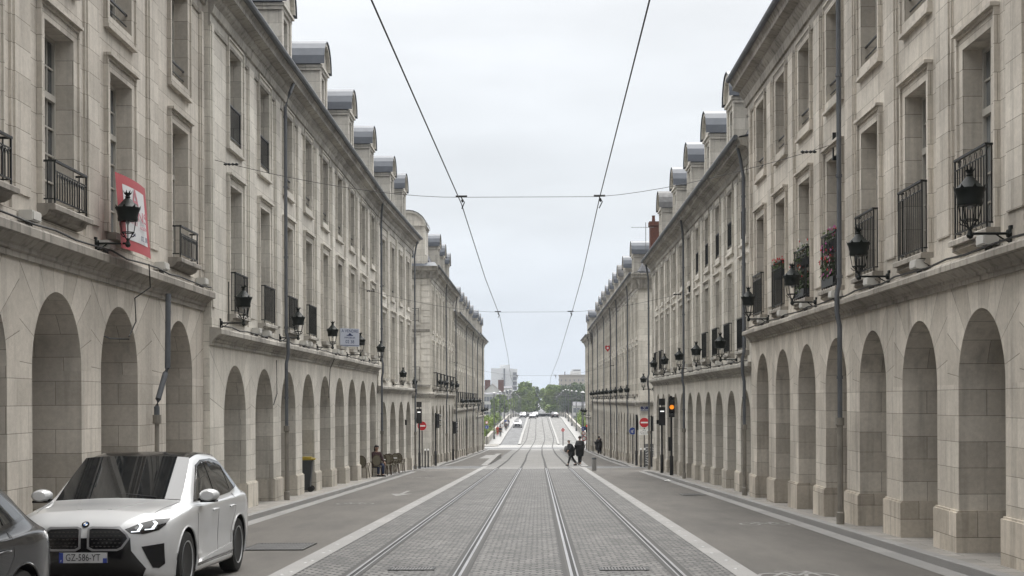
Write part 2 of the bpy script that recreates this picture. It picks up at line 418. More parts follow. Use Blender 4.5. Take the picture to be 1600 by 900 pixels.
# quay crossing, pale
strip('quay_paving', -60, 60, 172, 199, .012, 'pale_slabs', 3)
strip('quay_tram_band', -2.8, 2.6, 186, 190, .020, 'granite_strip', 2)
strip('quay_roadway', -60, 60, 174.5, 184.0, .016, 'asphalt_grey', 2)
strip('left_threshold_paving', -5.1, -3.7, 118, 134, .012, 'pale_slabs', 3)

# bridge deck
def dx(y): return track_x(y)-.28
b = MB()
def sect(fa, fb, off, mat, nm, lab, ya=198, yb=524): strip(nm, fa, fb, ya, yb, off, mat, 4, label=lab)
sect(-5.5, -2.95, .020, 'asphalt_grey', 'bridge_left_roadway', 'grey asphalt lane of the bridge')
sect(3.05, 5.85, .020, 'asphalt_tan', 'bridge_right_roadway', 'pale tan lane of the bridge')
sect(-2.55, 2.75, .020, 'asphalt_tan', 'bridge_tramway', 'pale tan paved tramway over the bridge')
for nm, f0, f1, m in (('bridge_left_walkway', -7.3, -5.5, 'pale_slabs'), ('bridge_right_walkway', 5.85, 7.3, 'pale_slabs'),
                      ('bridge_left_divider', -2.95, -2.55, 'pale_slabs'), ('bridge_right_divider', 2.75, 3.05, 'pale_slabs')):
    mm = MB(); n = 82
    h = .17
    for i in range(n):
        a = 198+326*i/n; c = 198+326*(i+1)/n
        mm.box((f0, a, 0), (f1, c, 1), fn=lambda x, y, z: (x, y, gz(y)+(h if z else -.1)), skip=(4, 2) if 0 < i < n-1 else ())
    tag(mm.build(nm, m), kind='structure')
mm = MB()
for i in range(82):
    a = 199.2+324*i/82; c = 199.2+324*(i+1)/82
    mm.box((-7.6, a, 0), (7.6, c, 1), fn=lambda x, y, z: (x, y, gz(y)+(-.03 if z else -1.3)), skip=(2, 4) if 0 < i < 81 else ())
tag(mm.build('bridge_deck', 'slabs'), 'stone bridge deck over the river', kind='structure')
stone('bridge_stone', (.30, .285, .255), (.36, .34, .305), .4, 1.2)
for sx, side in ((-1, 'left'), (1, 'right')):
    root = empty('bridge_parapet', (sx*7.45, 200, gz(200)), label='pale stone parapet along the %s side of the bridge' % side, cat='parapet', group='bridge parapets')
    mm = MB()
    for i in range(81):
        a = 201+322*i/81; c = 201+322*(i+1)/81
        mm.box((sx*7.3, a, 0), (sx*7.62, c, 1), fn=lambda x, y, z: (x, y, gz(y)+(1.02 if z else -.9)), skip=(2, 4) if 0 < i < 80 else ())
    mm.box((sx*7.2, 199, gz(200)-1), (sx*7.8, 201.2, gz(200)+1.15))
    mm.build('wall', 'bridge_stone', root, root.location)
    mm = MB()
    for i in range(81):
        a = 201+322*i/81; c = 201+322*(i+1)/81
        mm.box((sx*7.24, a, 0), (sx*7.68, c, 1), fn=lambda x, y, z: (x, y, gz(y)+(1.16 if z else 1.02)), skip=(2, 4) if 0 < i < 80 else ())
    mm.build('coping', 'bridge_stone', root, root.location)
for k in range(9):
    y = 232+36*k; mm = MB(); mm.box((-8.6, y-2.4, -13.5), (8.6, y+2.4, gz(y)-1.25)); 
    mm.lathe([(2.4, 0), (2.4, gz(y)-1.9+13.5), (.1, gz(y)-.9+13.5)], (-8.6, y, -13.5), 12); mm.lathe([(2.4, 0), (2.4, gz(y)-1.9+13.5), (.1, gz(y)-.9+13.5)], (8.6, y, -13.5), 12)
    tag(mm.build('bridge_pier', 'bridge_stone'), 'stone pier under the bridge', 'pier', 'stone piers under the bridge')
strip('far_road', -8, 8, 524, 1500, lambda y: 1.2-.0009*(y-524) if y > 0 else 0, 'asphalt_grey', 40)

# pavements with kerbs (they run on under the arcades)
def pave(name, side, kf, y0, y1, h, inner, label):
    mm = MB(); n = int((y1-y0)/1.5)+1
    for i in range(n):
        a = y0+(y1-y0)*i/n; c = y0+(y1-y0)*(i+1)/n
        def P(x, y, t): return (x, y, gz(y)+h(y)*t)
        ka, kc = kf(a), kf(c); s = side
        mm.cur = 0
        mm.face([P(ka+s*.16, a, 1), P(inner, a, 1), P(inner, c, 1), P(kc+s*.16, c, 1)])
        mm.cur = 1
        mm.face([P(ka+s*.012, a, 1), P(ka+s*.16, a, 1), P(kc+s*.16, c, 1), P(kc+s*.012, c, 1)])
        mm.face([(ka, a, gz(a)+h(a)-.012), P(ka+s*.012, a, 1), P(kc+s*.012, c, 1), (kc, c, gz(c)+h(c)-.012)])
        mm.face([(ka, a, gz(a)-.1), (ka, a, gz(a)+h(a)-.012), (kc, c, gz(c)+h(c)-.012), (kc, c, gz(c)-.1)])
    for y in (y0, y1): mm.face([(kf(y), y, gz(y)-.1), (inner, y, gz(y)-.1), (inner, y, gz(y)+h(y)), (kf(y), y, gz(y)+h(y))])
    tag(mm.build(name, ['pavement_slabs', 'granite_kerb']), label, kind='structure')
hh = lambda e, hi=.13: (lambda y: .03+(hi-.03)*max(0, min(1, (e-y)/7)))
hb = lambda e, hi=.13: (lambda y: .03+(hi-.03)*max(0, min(1, (y-e)/7)))
pave('left_pavement', -1, kl, -20, 77, hh(77), -10.9, 'stone flagged pavement beside the left arcade')
pave('right_pavement', 1, kr, -20, 74, hh(74), 9.8, 'stone flagged pavement beside the right arcade')
pave('left_pavement', -1, kl, 86.5, 171, hb(86.5), -10.9, 'narrow pavement beside the far left arcade')
pave('right_pavement', 1, kr, 82.6, 167, hb(82.6), 9.8, 'narrow pavement beside the far right arcade')
pave('quay_corner_pavement', -1, lambda y: -5.6 if y > 192 else -5.6-(192-y)*1.2, 186, 200, lambda y: .12, -30, 'pale pavement corner before the bridge')

# rails: groove rail let into the paving
simple('bitumen', (.022, .021, .02), .7, 0, .25, 20)
for k, dxr in enumerate((-2.155, -.72, .72, 2.155)):
    inn = 1 if dxr in (-2.155, .72) else -1      # groove lies on the inner side of each track
    mm = MB(); prev = None
    prof = [(-.105*inn, 0), (-.05*inn, 0), (-.020*inn, .004), (.018*inn, .004), (.022*inn, -.003), (.064*inn, -.003), (.066*inn, .002), (.088*inn, .002), (.092*inn, 0), (.15*inn, 0)]
    mi = [3, 2, 0, 1, 1, 1, 0, 2, 3]
    yy = -15
    while yy < 520:
        y2 = yy+(3 if yy < 240 else 8)
        for (p, q, m_) in zip(prof, prof[1:], mi):
            mm.cur = m_
            if m_ == 3 and yy > 80: continue
            if m_ == 0 and yy > 78: mm.cur = 2
            if m_ == 2 and yy > 78: mm.cur = 1
            za = .017 if yy < 186 else .026; zc = .017 if y2 < 186 else .026
            mm.face([(track_x(yy)+dxr+p[0], yy, gz(yy)+za+p[1]), (track_x(yy)+dxr+q[0], yy, gz(yy)+za+q[1]),
                     (track_x(y2)+dxr+q[0], y2, gz(y2)+zc+q[1]), (track_x(y2)+dxr+p[0], y2, gz(y2)+zc+p[1])])
        yy = y2
    tag(mm.build('tram_rail', ['steel_rail', 'rail_groove', 'rail_side', 'bitumen']),
        'grooved steel tram rail set in the paving, %s from the left' % ['first', 'second', 'third', 'fourth'][k], 'rail', 'tram rails')
# studs in the granite bands
sm = MB(); sm.lathe([(.036, 0), (.034, .004), (.02, .008), (0, .009)], n=12)
st0 = None
sts = []
y = 18.3
for sx, nm in ((-3.345, 'left'), (2.655, 'right')):
    y = 17.9 if sx < 0 else 17.2
    while y < 66:
        sts.append((sx+.03*random.uniform(-1, 1), y, nm)); 
        if sx < 0 and random.random() < .4: sts.append((sx+.05, y+.35, nm))
        y += (1.25 if sx > 0 else 1.7)*(1.0 if y < 45 else 1.6)
for i, (sx, y, nm) in enumerate(sts):
    if i == 0: o = sm.build('road_stud', 'stud_metal', smooth=True); me0 = o.data
    else: o = bpy.data.objects.new('road_stud', me0); COL.objects.link(o)
    o.location = (sx, y, gz(y)+.015)
    tag(o, 'round metal stud set in the %s granite band' % nm, 'stud', 'metal studs in the %s granite band' % nm)
# grates
def grate(x, y, wx, wy, bars, lab, along='x'):
    r = empty('drain_grate', (x, y, gz(y)+.014), label=lab, cat='drain grate'); mm = MB()
    s = -.0277
    def fn(a, b_, c): return (a, b_, c+s*b_)
    mm.box((-wx/2, -wy/2, 0), (wx/2, -wy/2+.03, .008), fn); mm.box((-wx/2, wy/2-.03, 0), (wx/2, wy/2, .008), fn)
    mm.box((-wx/2, -wy/2+.03, 0), (-wx/2+.03, wy/2-.03, .008), fn); mm.box((wx/2-.03, -wy/2+.03, 0), (wx/2, wy/2-.03, .008), fn)
    mm.build('frame', 'iron', r)
    mm = MB(); mm.face([fn(-wx/2+.03, -wy/2+.03, .001), fn(wx/2-.03, -wy/2+.03, .001), fn(wx/2-.03, wy/2-.03, .001), fn(-wx/2+.03, wy/2-.03, .001)]); mm.build('pit', 'rail_groove', r)
    mm = MB()
    for i in range(bars):
        t = -wx/2+.05+(wx-.1)*i/(bars-1); mm.box((t-.012, -wy/2+.03, .0015), (t+.012, wy/2-.03, .007), fn)
    mm.build('bars', 'zinc_old', r)
    return r
grate(-1.72, 18.65, .62, .42, 14, 'small drain grate between the left pair of tram rails')
grate(1.14, 18.5, .66, .42, 14, 'small drain grate between the right pair of tram rails')
grate(-4.25, 22.6, 1.0, 1.4, 18, 'large square drain grate in the left lane behind the white car')
grate(4.75, 42.5, .7, 1.0, 12, 'drain grate in the right hand lane')
# painted bicycle symbols
def bike_symbol(x, y, flip, lab):
    mm = MB(); s = 1.0
    def P(u, v): return (x+u*flip, y+v, gz(y+v)+.012)
    def ring(cu, cv, r):
        for k in range(16):
            a0, a1 = 2*math.pi*k/16, 2*math.pi*(k+1)/16
            mm.face([P(cu+r*math.cos(a0), cv+r*1.8*math.sin(a0)), P(cu+(r+.05)*math.cos(a0), cv+(r+.05)*1.8*math.sin(a0)),
                     P(cu+(r+.05)*math.cos(a1), cv+(r+.05)*1.8*math.sin(a1)), P(cu+r*math.cos(a1), cv+r*1.8*math.sin(a1))])
    ring(-.3, 0, .17); ring(.3, 0, .17)
    def bar(a, b_):
        d = Vector((b_[0]-a[0], b_[1]-a[1])); q = Vector((-d.y, d.x)).normalized()*.03
        mm.face([P(a[0]-q.x, a[1]-q.y), P(b_[0]-q.x, b_[1]-q.y), P(b_[0]+q.x, b_[1]+q.y), P(a[0]+q.x, a[1]+q.y)])
    bar((-.3, 0), (-.1, .5)); bar((-.1, .5), (.22, .5)); bar((.3, 0), (.2, .65)); bar((-.1, .5), (0, .05)); bar((0, .05), (.2, .5)); bar((-.2, .62), (-.02, .62))
    tag(mm.build('road_marking', 'worn_white'), lab, 'road marking')
simple('worn_white', (.19, .187, .178), .7, 0, .35, 9)
bike_symbol(3.05+.25, 17.5, 1, 'worn white bicycle symbol at the bottom edge of the right lane')
bike_symbol(4.6, 28.0, 1, 'worn white bicycle symbol further along the right lane')
bike_symbol(-5.0, 37.5, -1, 'worn white bicycle symbol on the left lane beyond the grate')
bike_symbol(-5.2, 62, -1, 'faded white bicycle symbol on the left lane by the cafe chairs')
def arrow(x, y, lab):
    mm = MB(); P = lambda u, v: (x+u, y+v, gz(y+v)+.012)
    mm.face([P(-.06, 0), P(.06, 0), P(.06, 2.6), P(-.06, 2.6)]); mm.face([P(-.35, 0.2), P(0, -1.6), P(.35, .2)])
    tag(mm.build('road_marking', 'worn_white'), lab, 'road marking')
arrow(-4.4, 44, 'worn white arrow on the left lane')
# raised kerb ramps beside the tramway
for sx, y0, y1, lab in ((-1, 88, 122, 'long grey granite ramp kerb left of the tramway'), (1, 84, 122, 'long grey granite ramp kerb right of the tramway behind the walkers')):
    mm = MB(); n = 16
    for i in range(n):
        a = y0+(y1-y0)*i/n; c = y0+(y1-y0)*(i+1)/n
        def fn(x, y, z, sx=sx):
            t = (y-y0)/(y1-y0); h = .05+.30*min(1, t*1.5)
            return (-.33+sx*(2.95+x*.42+.0*t), y, gz(y)+(h if z else -.05))
        mm.box((0, a, 0), (1, c, 1), fn)
    tag(mm.build('ramp_kerb', 'granite_kerb'), lab, 'kerb')

# ================================================================== THE ARCADED HOUSES
class Frame:
    """u runs along the facade, o stands out towards the street, z up"""
    def __init__(s, P0, P1, out):
        s.P0 = Vector((P0[0], P0[1])); s.P1 = Vector((P1[0], P1[1])); s.t = (s.P1-s.P0).normalized(); s.L = (s.P1-s.P0).length
        n = Vector((-s.t.y, s.t.x))
        if n.dot(Vector(out)) < 0: n = -n
        s.n = n
        xx = Vector((-n.x, -n.y, 0)).cross(Vector((0, 0, 1)))       # local x of fittings whose local -y faces the street
        s.rz = math.atan2(xx.y, xx.x)
    def __call__(s, u, o, z): return (s.P0.x+s.t.x*u+s.n.x*o, s.P0.y+s.t.y*u+s.n.y*o, z)
    def u_of(s, y): return (y-s.P0.y)/s.t.y

def window_meshes(W, H, style):
    """casement window filling an opening W x H; local origin at the bottom middle of the opening, -y towards the street"""
    m = MB(); f = .055; d0, d1 = .0, .07
    m.box((-W/2, d0, 0), (-W/2+f, d1, H)); m.box((W/2-f, d0, 0), (W/2, d1, H))
    m.box((-W/2+f, d0, 0), (W/2-f, d1, f*1.6)); m.box((-W/2+f, d0, H-f), (W/2-f, d1, H))
    m.box((-.045, d0-.012, f*1.6), (.045, d1-.01, H-f))
    if style == 'tall':
        tz = H*.66
        m.box((-W/2+f, d0-.02, tz-.05), (-.045, d1-.01, tz+.05)); m.box((.045, d0-.02, tz-.05), (W/2-f, d1-.01, tz+.05))
        zs = [f*1.6+(tz-.05-f*1.6)*k/4 for k in (1, 2, 3)]+[tz+.05+(H-f-tz-.05)*k/2 for k in (1,)]
    else: zs = [f*1.6+(H-f-f*1.6)*k/4 for k in (1, 2, 3)]
    for z in zs:
        m.box((-W/2+f, d0+.015, z-.013), (-.045, d1-.02, z+.013)); m.box((.045, d0+.015, z-.013), (W/2-f, d1-.02, z+.013))
    for sx in (-1, 1):
        c = sx*(W/2-f+.045)/2
        m.box((c-.012, d0+.017, f*1.6), (c+.012, d1-.022, H-f))
    g = MB(); g.face([(-W/2+.01, .042, .01), (W/2-.01, .042, .01), (W/2-.01, .042, H-.01), (-W/2+.01, .042, H-.01)])
    c = None
    return m, g
WCACHE = {}
def get_window(W, H, style, joint='joinery'):
    k = (round(W, 2), round(H, 2), style, joint)
    if k not in WCACHE:
        m, g = window_meshes(W, H, style)
        a = m.build('window', joint); b = g.build('pane', 'glass_dark', merge=False)
        c = g.build('pane', 'glass_pale', merge=False)
        WCACHE[k] = (a.data, b.data, c.data); bpy.data.objects.remove(a); bpy.data.objects.remove(b); bpy.data.objects.remove(c)
    return WCACHE[k]
def put_window(root, F, base, u, o, z, W, H, style, joint='joinery'):
    a, b, b2_ = get_window(W, H, style, joint); b = b2_ if random.random() < .4 else b
    p = Vector(F(u, o, z))-base
    w_ = inst(a, 'window', root, p, F.rz); inst(b, 'pane', w_, (0, 0, 0))
    return w_

def rail_mesh(W, H, P, deco=0):
    """iron balconet: W wide, H high, projecting P; local -y to the street, back at y=0"""
    m = MB(); t = .016
    m.box((-W/2, -P-.012, H-.02), (W/2, -P+.03, H+.012)); m.box((-W/2, -P, .07), (W/2, -P+.02, .09))
    for sx in (-W/2, W/2-.02): m.box((sx, -P, 0), (sx+.022, -P+.022, H-.02))
    if P > .1:
        for sx in (-W/2, W/2-.02):
            m.box((sx, -P+.03, H-.02), (sx+.02, 0, H+.01)); m.box((sx, -P+.03, .07), (sx+.02, 0, .09)); m.box((sx, -P*.5, .09), (sx+.014, -P*.5+.014, H-.02))
    n = max(6, int(W/.105))
    top = H-.02-(.13 if deco else 0)
    if deco: m.box((-W/2+.02, -P+.003, top), (W/2-.02, -P+.017, top+.014))
    for i in range(1, n):
        x = -W/2+W*i/n; m.box((x-.007, -P+.002, .09), (x+.007, -P+.016, top))
    if deco == 1:
        k = 5
        for i in range(k):
            c = -W/2+.1+(W-.2)*(i+.5)/k
            m.tube([(c+.048*math.cos(a), -P+.01, H-.085+.048*math.sin(a)) for a in [2*math.pi*j/10 for j in range(10)]], .006, 4, closed=True)
            m.tube([(c+.035*math.cos(a), -P+.01, .035+.028*math.sin(a)) for a in [2*math.pi*j/8 for j in range(8)]], .005, 4, closed=True)
    if deco == 2:
        for i in range(1, n-1, 1):
            x = -W/2+W*i/n; w2 = W/n
            m.tube([(x+w2*(1-math.cos(a))/1, -P+.009, top-.16+.15*math.sin(a)) for a in (0, .5, 1.0, 1.57, 2.1, 2.64, 3.14)], .006, 4, caps=False)
    return m
RCACHE = {}
def put_rail(root, F, base, u, o, z, W, H=.95, P=.2, deco=0):
    k = (round(W, 2), H, P, deco)
    if k not in RCACHE:
        a = rail_mesh(*k).build('railing', 'iron', merge=False); RCACHE[k] = a.data; bpy.data.objects.remove(a)
    return inst(RCACHE[k], 'railing', root, Vector(F(u, o, z))-base, F.rz)

def bands(m, F, prof, u0, u1, caps=True):
    for (a, b) in zip(prof, prof[1:]):
        n = max(1, int((u1-u0)/8))
        for i in range(n):
            p, q = u0+(u1-u0)*i/n, u0+(u1-u0)*(i+1)/n
            m.face([F(p, a[0], a[1]), F(q, a[0], a[1]), F(q, b[0], b[1]), F(p, b[0], b[1])])
    if caps:
        for u in (u0, u1): m.face([F(u, o, z) for o, z in prof])

def panel(m, F, ul, ur, z0, z1, wins, c, hw, R_=.24, trim=True, rnd=None):
    """wall piece with rectangular openings stacked over u = c"""
    fq = lambda a, b, p, q, o=0: m.face([F(a, o, p), F(b, o, p), F(b, o, q), F(a, o, q)])
    fq(ul, c-hw, z0, z1); fq(c+hw, ur, z0, z1); z = z0
    for (a, b) in wins:
        fq(c-hw, c+hw, z, a); z = b
        for s in (-1, 1): m.face([F(c+s*hw, 0, a), F(c+s*hw, -R_, a), F(c+s*hw, -R_, b), F(c+s*hw, 0, b)])
        m.face([F(c-hw, 0, a), F(c+hw, 0, a), F(c+hw, -R_, a), F(c-hw, -R_, a)]); m.face([F(c-hw, 0, b), F(c+hw, 0, b), F(c+hw, -R_, b), F(c-hw, -R_, b)])
    fq(c-hw, c+hw, z, z1)

def surround(m, F, c, hw, a, b, upper, sill=True):
    bx = lambda u0, u1, o0, o1, p, q: m.box((u0, o0, p), (u1, o1, q), F)
    e = .17
    for s in (-1, 1):
        u0, u1 = sorted((c+s*hw, c+s*(hw+e)))
        bx(u0, u1, 0, .042, a-(e if upper else .0), b+e)
        u0, u1 = sorted((c+s*(hw+e), c+s*(hw+e+.045))); bx(u0, u1, 0, .075, a-(e if upper else 0), b+e+.045)
    bx(c-hw, c+hw, 0, .042, b, b+e); bx(c-hw-e, c+hw+e, 0, .075, b+e, b+e+.045)
    if not upper:
        bx(c-hw-e-.06, c+hw+e+.06, .0, .13, b+e+.045, b+e+.095)
    else:
        bx(c-hw, c+hw, 0, .042, a-e, a); bx(c-hw-e-.05, c+hw+e+.05, 0, .09, a-e-.06, a-e)

def dormer(root, F, base, u, zE, ztop, W=1.7, st=None, zi='zinc', name='dormer', front=-.04):
    """stone dormer with a bowed zinc roof"""
    H = ztop-zE; zr = ztop-.80; hw = W/2-.12; D = 2.6
    m = MB(); fr = front
    w0, w1 = .38, zr-zE-.42
    for s in (-1, 1):
        u0, u1 = sorted((u+s*.34, u+s*hw)); m.box((u0, fr-.3, zE-.1), (u1, fr, zr-.3), F)
        u0, u1 = sorted((u+s*(hw-.2), u+s*(hw+.0))); m.box((u0, fr-D, zE-.1), (u1, fr-.3, zr-.3), F)
        u0, u1 = sorted((u+s*(hw-.17), u+s*(hw+.03))); m.box((u0, fr, zE-.1), (u1, fr+.05, zr-.3), F)
        u0, u1 = sorted((u+s*hw, u+s*(hw+.16))); m.box((u0, fr-.25, zE-.1), (u1, fr-.05, zE+.55), F)
    m.box((u-.34, fr-.3, zE-.1), (u+.34, fr, zE+w0), F); m.box((u-.34, fr-.3, zE+w1), (u+.34, fr, zr-.3), F)
    m.box((u-hw-.06, fr-D, zr-.3), (u+hw+.06, fr+.06, zr-.2), F); m.box((u-hw-.10, fr-D, zr-.2), (u+hw+.10, fr+.12, zr-.12), F)
    # bowed pediment
    n = 10; hb = ztop-.03-(zr-.12); a = hw+.12; Rr = (a*a+hb*hb)/(2*hb); th = math.asin(min(1, a/Rr)); zc = zr-.12+hb-Rr
    arc = [(u+Rr*math.sin(-th+2*th*k/n), zc+Rr*math.cos(-th+2*th*k/n)) for k in range(n+1)]
    m.face([F(p, fr+.03, q) for p, q in arc])
    arc2 = [(u+(Rr-.12)*math.sin(-th+2*th*k/n), zc+(Rr-.12)*math.cos(-th+2*th*k/n)) for k in range(n+1)]
    for (p, q, r_, s_) in zip(arc, arc[1:], arc2, arc2[1:]):
        m.face([F(p[0], fr+.15, p[1]), F(q[0], fr+.15, q[1]), F(s_[0], fr+.15, s_[1]), F(r_[0], fr+.15, r_[1])])
        m.face([F(r_[0], fr+.15, r_[1]), F(s_[0], fr+.15, s_[1]), F(s_[0], fr+.03, s_[1]), F(r_[0], fr+.03, r_[1])])
    d = m.build(name, st, root, base)
    z = MB(); ex = .05
    arc3 = [(u+(Rr+ex)*math.sin(-th*1.05+2.1*th*k/n), zc+(Rr+ex)*math.cos(-th*1.05+2.1*th*k/n)) for k in range(n+1)]
    arc4 = [(u+(Rr+.01)*math.sin(-th*1.05+2.1*th*k/n), zc+(Rr+.01)*math.cos(-th*1.05+2.1*th*k/n)) for k in range(n+1)]
    for (p, q, r_, s_) in zip(arc3, arc3[1:], arc4, arc4[1:]):
        z.face([F(p[0], fr+.19, p[1]), F(q[0], fr+.19, q[1]), F(q[0], fr-D, q[1]), F(p[0], fr-D, p[1])])
        z.face([F(p[0], fr+.19, p[1]), F(q[0], fr+.19, q[1]), F(s_[0], fr+.19, s_[1]), F(r_[0], fr+.19, r_[1])])
    zo = z.build('dormer_roof', zi, d, base); zo.location = (0, 0, 0)
    a_, b_, _c = get_window(.68, round(w1-w0, 2), 'plain', 'joinery_grey')
    wi = inst(a_, 'window', d, Vector(F(u, fr-.2, zE+w0))-base, F.rz)
    return d

def downpipe(root, F, base, u, zE, ledge, zb, elbow=0.0, over=.31, r=.047, stop=None, name='downpipe'):
    m = MB()
    pts = []
    if stop is None:
        pts += [(u+elbow, .42, zE), (u+elbow, .40, zE-.25), (u+elbow*.6, .33, zE-.55), (u, .26, zE-1.0)]
    else: pts += [(u, .13, stop)]
    if ledge and (stop is None or stop > ledge[1]):
        pts += [(u, .26, ledge[1]+.3), (u, over, ledge[1]+.1), (u, over, ledge[0]+.05), (u, .26, ledge[0]-.2)]
    zc = zb+2.0
    P = [F(*p) for p in pts+[(u, .26, zc)]]
    m.tube(P, r, 8)
    z = zc+.8
    while z < zE-1.2:
        if not ledge or not (ledge[0]-.4 < z < ledge[1]+.4): m.lathe([(r+.014, -.03), (r+.014, .03)], F(u, .26, z), 8)
        z += 1.9
    o = m.build(name, 'pipe_zinc', root, base, smooth='auto')
    m = MB(); m.lathe([(r+.03, .0), (r+.03, .25), (r+.01, .27), (r+.01, zc-zb-.12), (r+.035, zc-zb-.1), (r+.035, zc-zb+.04)], F(u, .26, zb), 10)
    s = m.build('pipe_shoe', 'pipe_cast', o, base, smooth='auto'); s.location = (0, 0, 0)

def building(label, P0, P1, side, bays, wA, zA, ledge, f1, f2, zC, zE, hw, st, group, rails1=(), rails2=(), rP=.18, rH=.95, deco=1, dormers=(), pipes=(),
             rheight=2.9, plinth=.62, joint='joinery', pil=True, depth=9.0, gable0=True, gable1=True, hip0=0.0, hip1=0.0, zi='zinc', curt=0, name='arcaded_house',
             win_every=1, roof=True, handbars=()):
    F = Frame(P0, P1, (-side, 0)); L = F.L
    base = Vector((P0[0], P0[1], gz(P0[1])))
    root = empty(name, base, label=label, cat='house', group=group)
    cs = [F.u_of(y) for y in bays]
    ed = [0]+[(a+b)/2 for a, b in zip(cs, cs[1:])]+[L]
    zL0, zL1 = ledge; D = .86 if side < 0 else .68
    m = MB()
    fq = lambda a, b, p, q, o=0: m.face([F(a, o, p), F(b, o, p), F(b, o, q), F(a, o, q)])
    for i, c in enumerate(cs):
        ul, ur = ed[i], ed[i+1]
        yc = F(c, 0, 0)[1]
        zb = min(gz(F(ul, 0, 0)[1]), gz(F(ur, 0, 0)[1]))-.4
        w_ = min(wA, (ur-c)-.12, (c-ul)-.12); zs = zA-w_*1.04; top = zL0+.02
        fq(ul, c-w_, zb, zs); fq(c+w_, ur, zb, zs)
        ang = sorted(set([math.pi*k/36 for k in range(37)]+[math.atan2(top-zs, ur-c), math.atan2(top-zs, ul-c)]))
        def inner(a, o=0): return F(c+w_*math.cos(a), o, zs+w_*1.04*math.sin(a))
        def outer(a, o=0):
            cx, sz = math.cos(a), math.sin(a); t = 1e9
            if cx > 1e-6: t = min(t, (ur-c)/cx)
            if cx < -1e-6: t = min(t, (ul-c)/cx)
            if sz > 1e-6: t = min(t, (top-zs)/sz)
            return F(c+t*cx, o, zs+t*sz), t
        for a0, a1 in zip(ang, ang[1:]):
            (p, tp), (q, tq) = outer(a0), outer(a1); k = 9*.37/math.pi
            ip, iq = Vector(inner(a0)), Vector(inner(a1)); op_, oq = Vector(p), Vector(q)
            for j in range(4):
                t0, t1 = j/4, (j+1)/4; A0, A1, B0, B1 = ip.lerp(op_, t0), ip.lerp(op_, t1), iq.lerp(oq, t0), iq.lerp(oq, t1)
                g0 = lambda tt, top_: .12+.05*(w_+(top_-w_)*tt)
                m.face([A0, A1, B1, B0], [(g0(t0, tp), a0*k), (g0(t1, tp), a0*k), (g0(t1, tq), a1*k), (g0(t0, tq), a1*k)])
            zz = lambda a: w_*1.04*a if a <= math.pi/2 else w_*1.04*(math.pi-a)
            m.face([inner(a0), inner(a1), inner(a1, -D), inner(a0, -D)], [(Vector(F(0, 0, 0)).x, zs+zz(a0)), (Vector(F(0, 0, 0)).x, zs+zz(a1)), (F(0, -D, 0)[0], zs+zz(a1)), (F(0, -D, 0)[0], zs+zz(a0))])
        for s in (-1, 1):
            m.face([F(c+s*w_, 0, zb), F(c+s*w_, -D, zb), F(c+s*w_, -D, zs), F(c+s*w_, 0, zs)])
        # back of piers inside the arcade
        m.face([F(ul, -D, zb), F(c-w_, -D, zb), F(c-w_, -D, zs), F(ul, -D, zs)]); m.face([F(c+w_, -D, zb), F(ur, -D, zb), F(ur, -D, zs), F(c+w_, -D, zs)])
        for a0, a1 in zip(ang, ang[1:]): m.face([inner(a0, -D), outer(a0, -D)[0], outer(a1, -D)[0], inner(a1, -D)])
        # upper wall
        wins = [w for w in (f1, f2) if w]
        panel(m, F, ul, ur, zL0+.02, zE+.02, wins, c, hw)
        for j, w in enumerate(wins):
            surround(m, F, c, hw, w[0], w[1], j == 1)
    # plinths: one block per pier
    for i in range(len(cs)+1):
        a = 0 if i == 0 else cs[i-1]+min(wA, ed[i]-cs[i-1]-.12)
        b = L if i == len(cs) else cs[i]-min(wA, cs[i]-ed[i]-.12)
        yc = F((a+b)/2, 0, 0)[1]; zt = gz(yc)+.12+plinth; zb = gz(yc)-.45
        a2 = a-(.045 if i else 0); b2 = b+(.045 if i < len(cs) else 0)
        pl = MB(); pl.box((a2, -D-.04, zb), (b2, .055, zt-.03), F)
        pl.box((a2+.022, -D-.02, zt-.03), (b2-.022, .03, zt), F, skip=(0,))
        pl.build('plinth', st+'_low', root, base)
    # arcade interior
    zb0 = gz(P1[1])-.5
    m.face([F(0, -3.6, zb0), F(L, -3.6, zb0), F(L, -3.6, zL0), F(0, -3.6, zL0)]); m.face([F(0, -D, zL0-.02), F(L, -D, zL0-.02), F(L, -3.6, zL0-.02), F(0, -3.6, zL0-.02)])
    # end walls and the rear
    for u in (0, L):
        m.face([F(u, 0, zb0), F(u, -depth, zb0), F(u, -depth, zE), F(u, 0, zE)])
    m.face([F(0, -depth, zb0), F(L, -depth, zb0), F(L, -depth, zE), F(0, -depth, zE)])
    # flat strips between the windows
    if pil:
        for i in range(len(cs)+1):
            c = ed[i]
            a = max(0.02, c-.36); b = min(L-.02, c+.36)
            m.box((a, 0, zL1-.02), (b, .035, zC+.01), F); m.box((max(.02, a+.07), .035, zL1+.45), (min(L-.02, b-.07), .062, zC-.18), F)
    m.box((0.0, 0, zL1-.02), (L, .05, zL1+.22), F, skip=())
    m.build('wall', st, root, base)
    # string course
    h = zL1-zL0; s = MB()
    prof = [(0, zL0), (.045, zL0), (.045, zL0+h*.18), (.085, zL0+h*.24), (.085, zL0+h*.36), (.12, zL0+h*.42), (.20, zL0+h*.62), (.26, zL0+h*.66), (.26, zL1-.03), (.24, zL1), (0, zL1+.03)]
    bands(s, F, prof, -.02 if P0[1] > 5 else 0, L+.02); s.build('string_course', st+'_ledge', root, base)
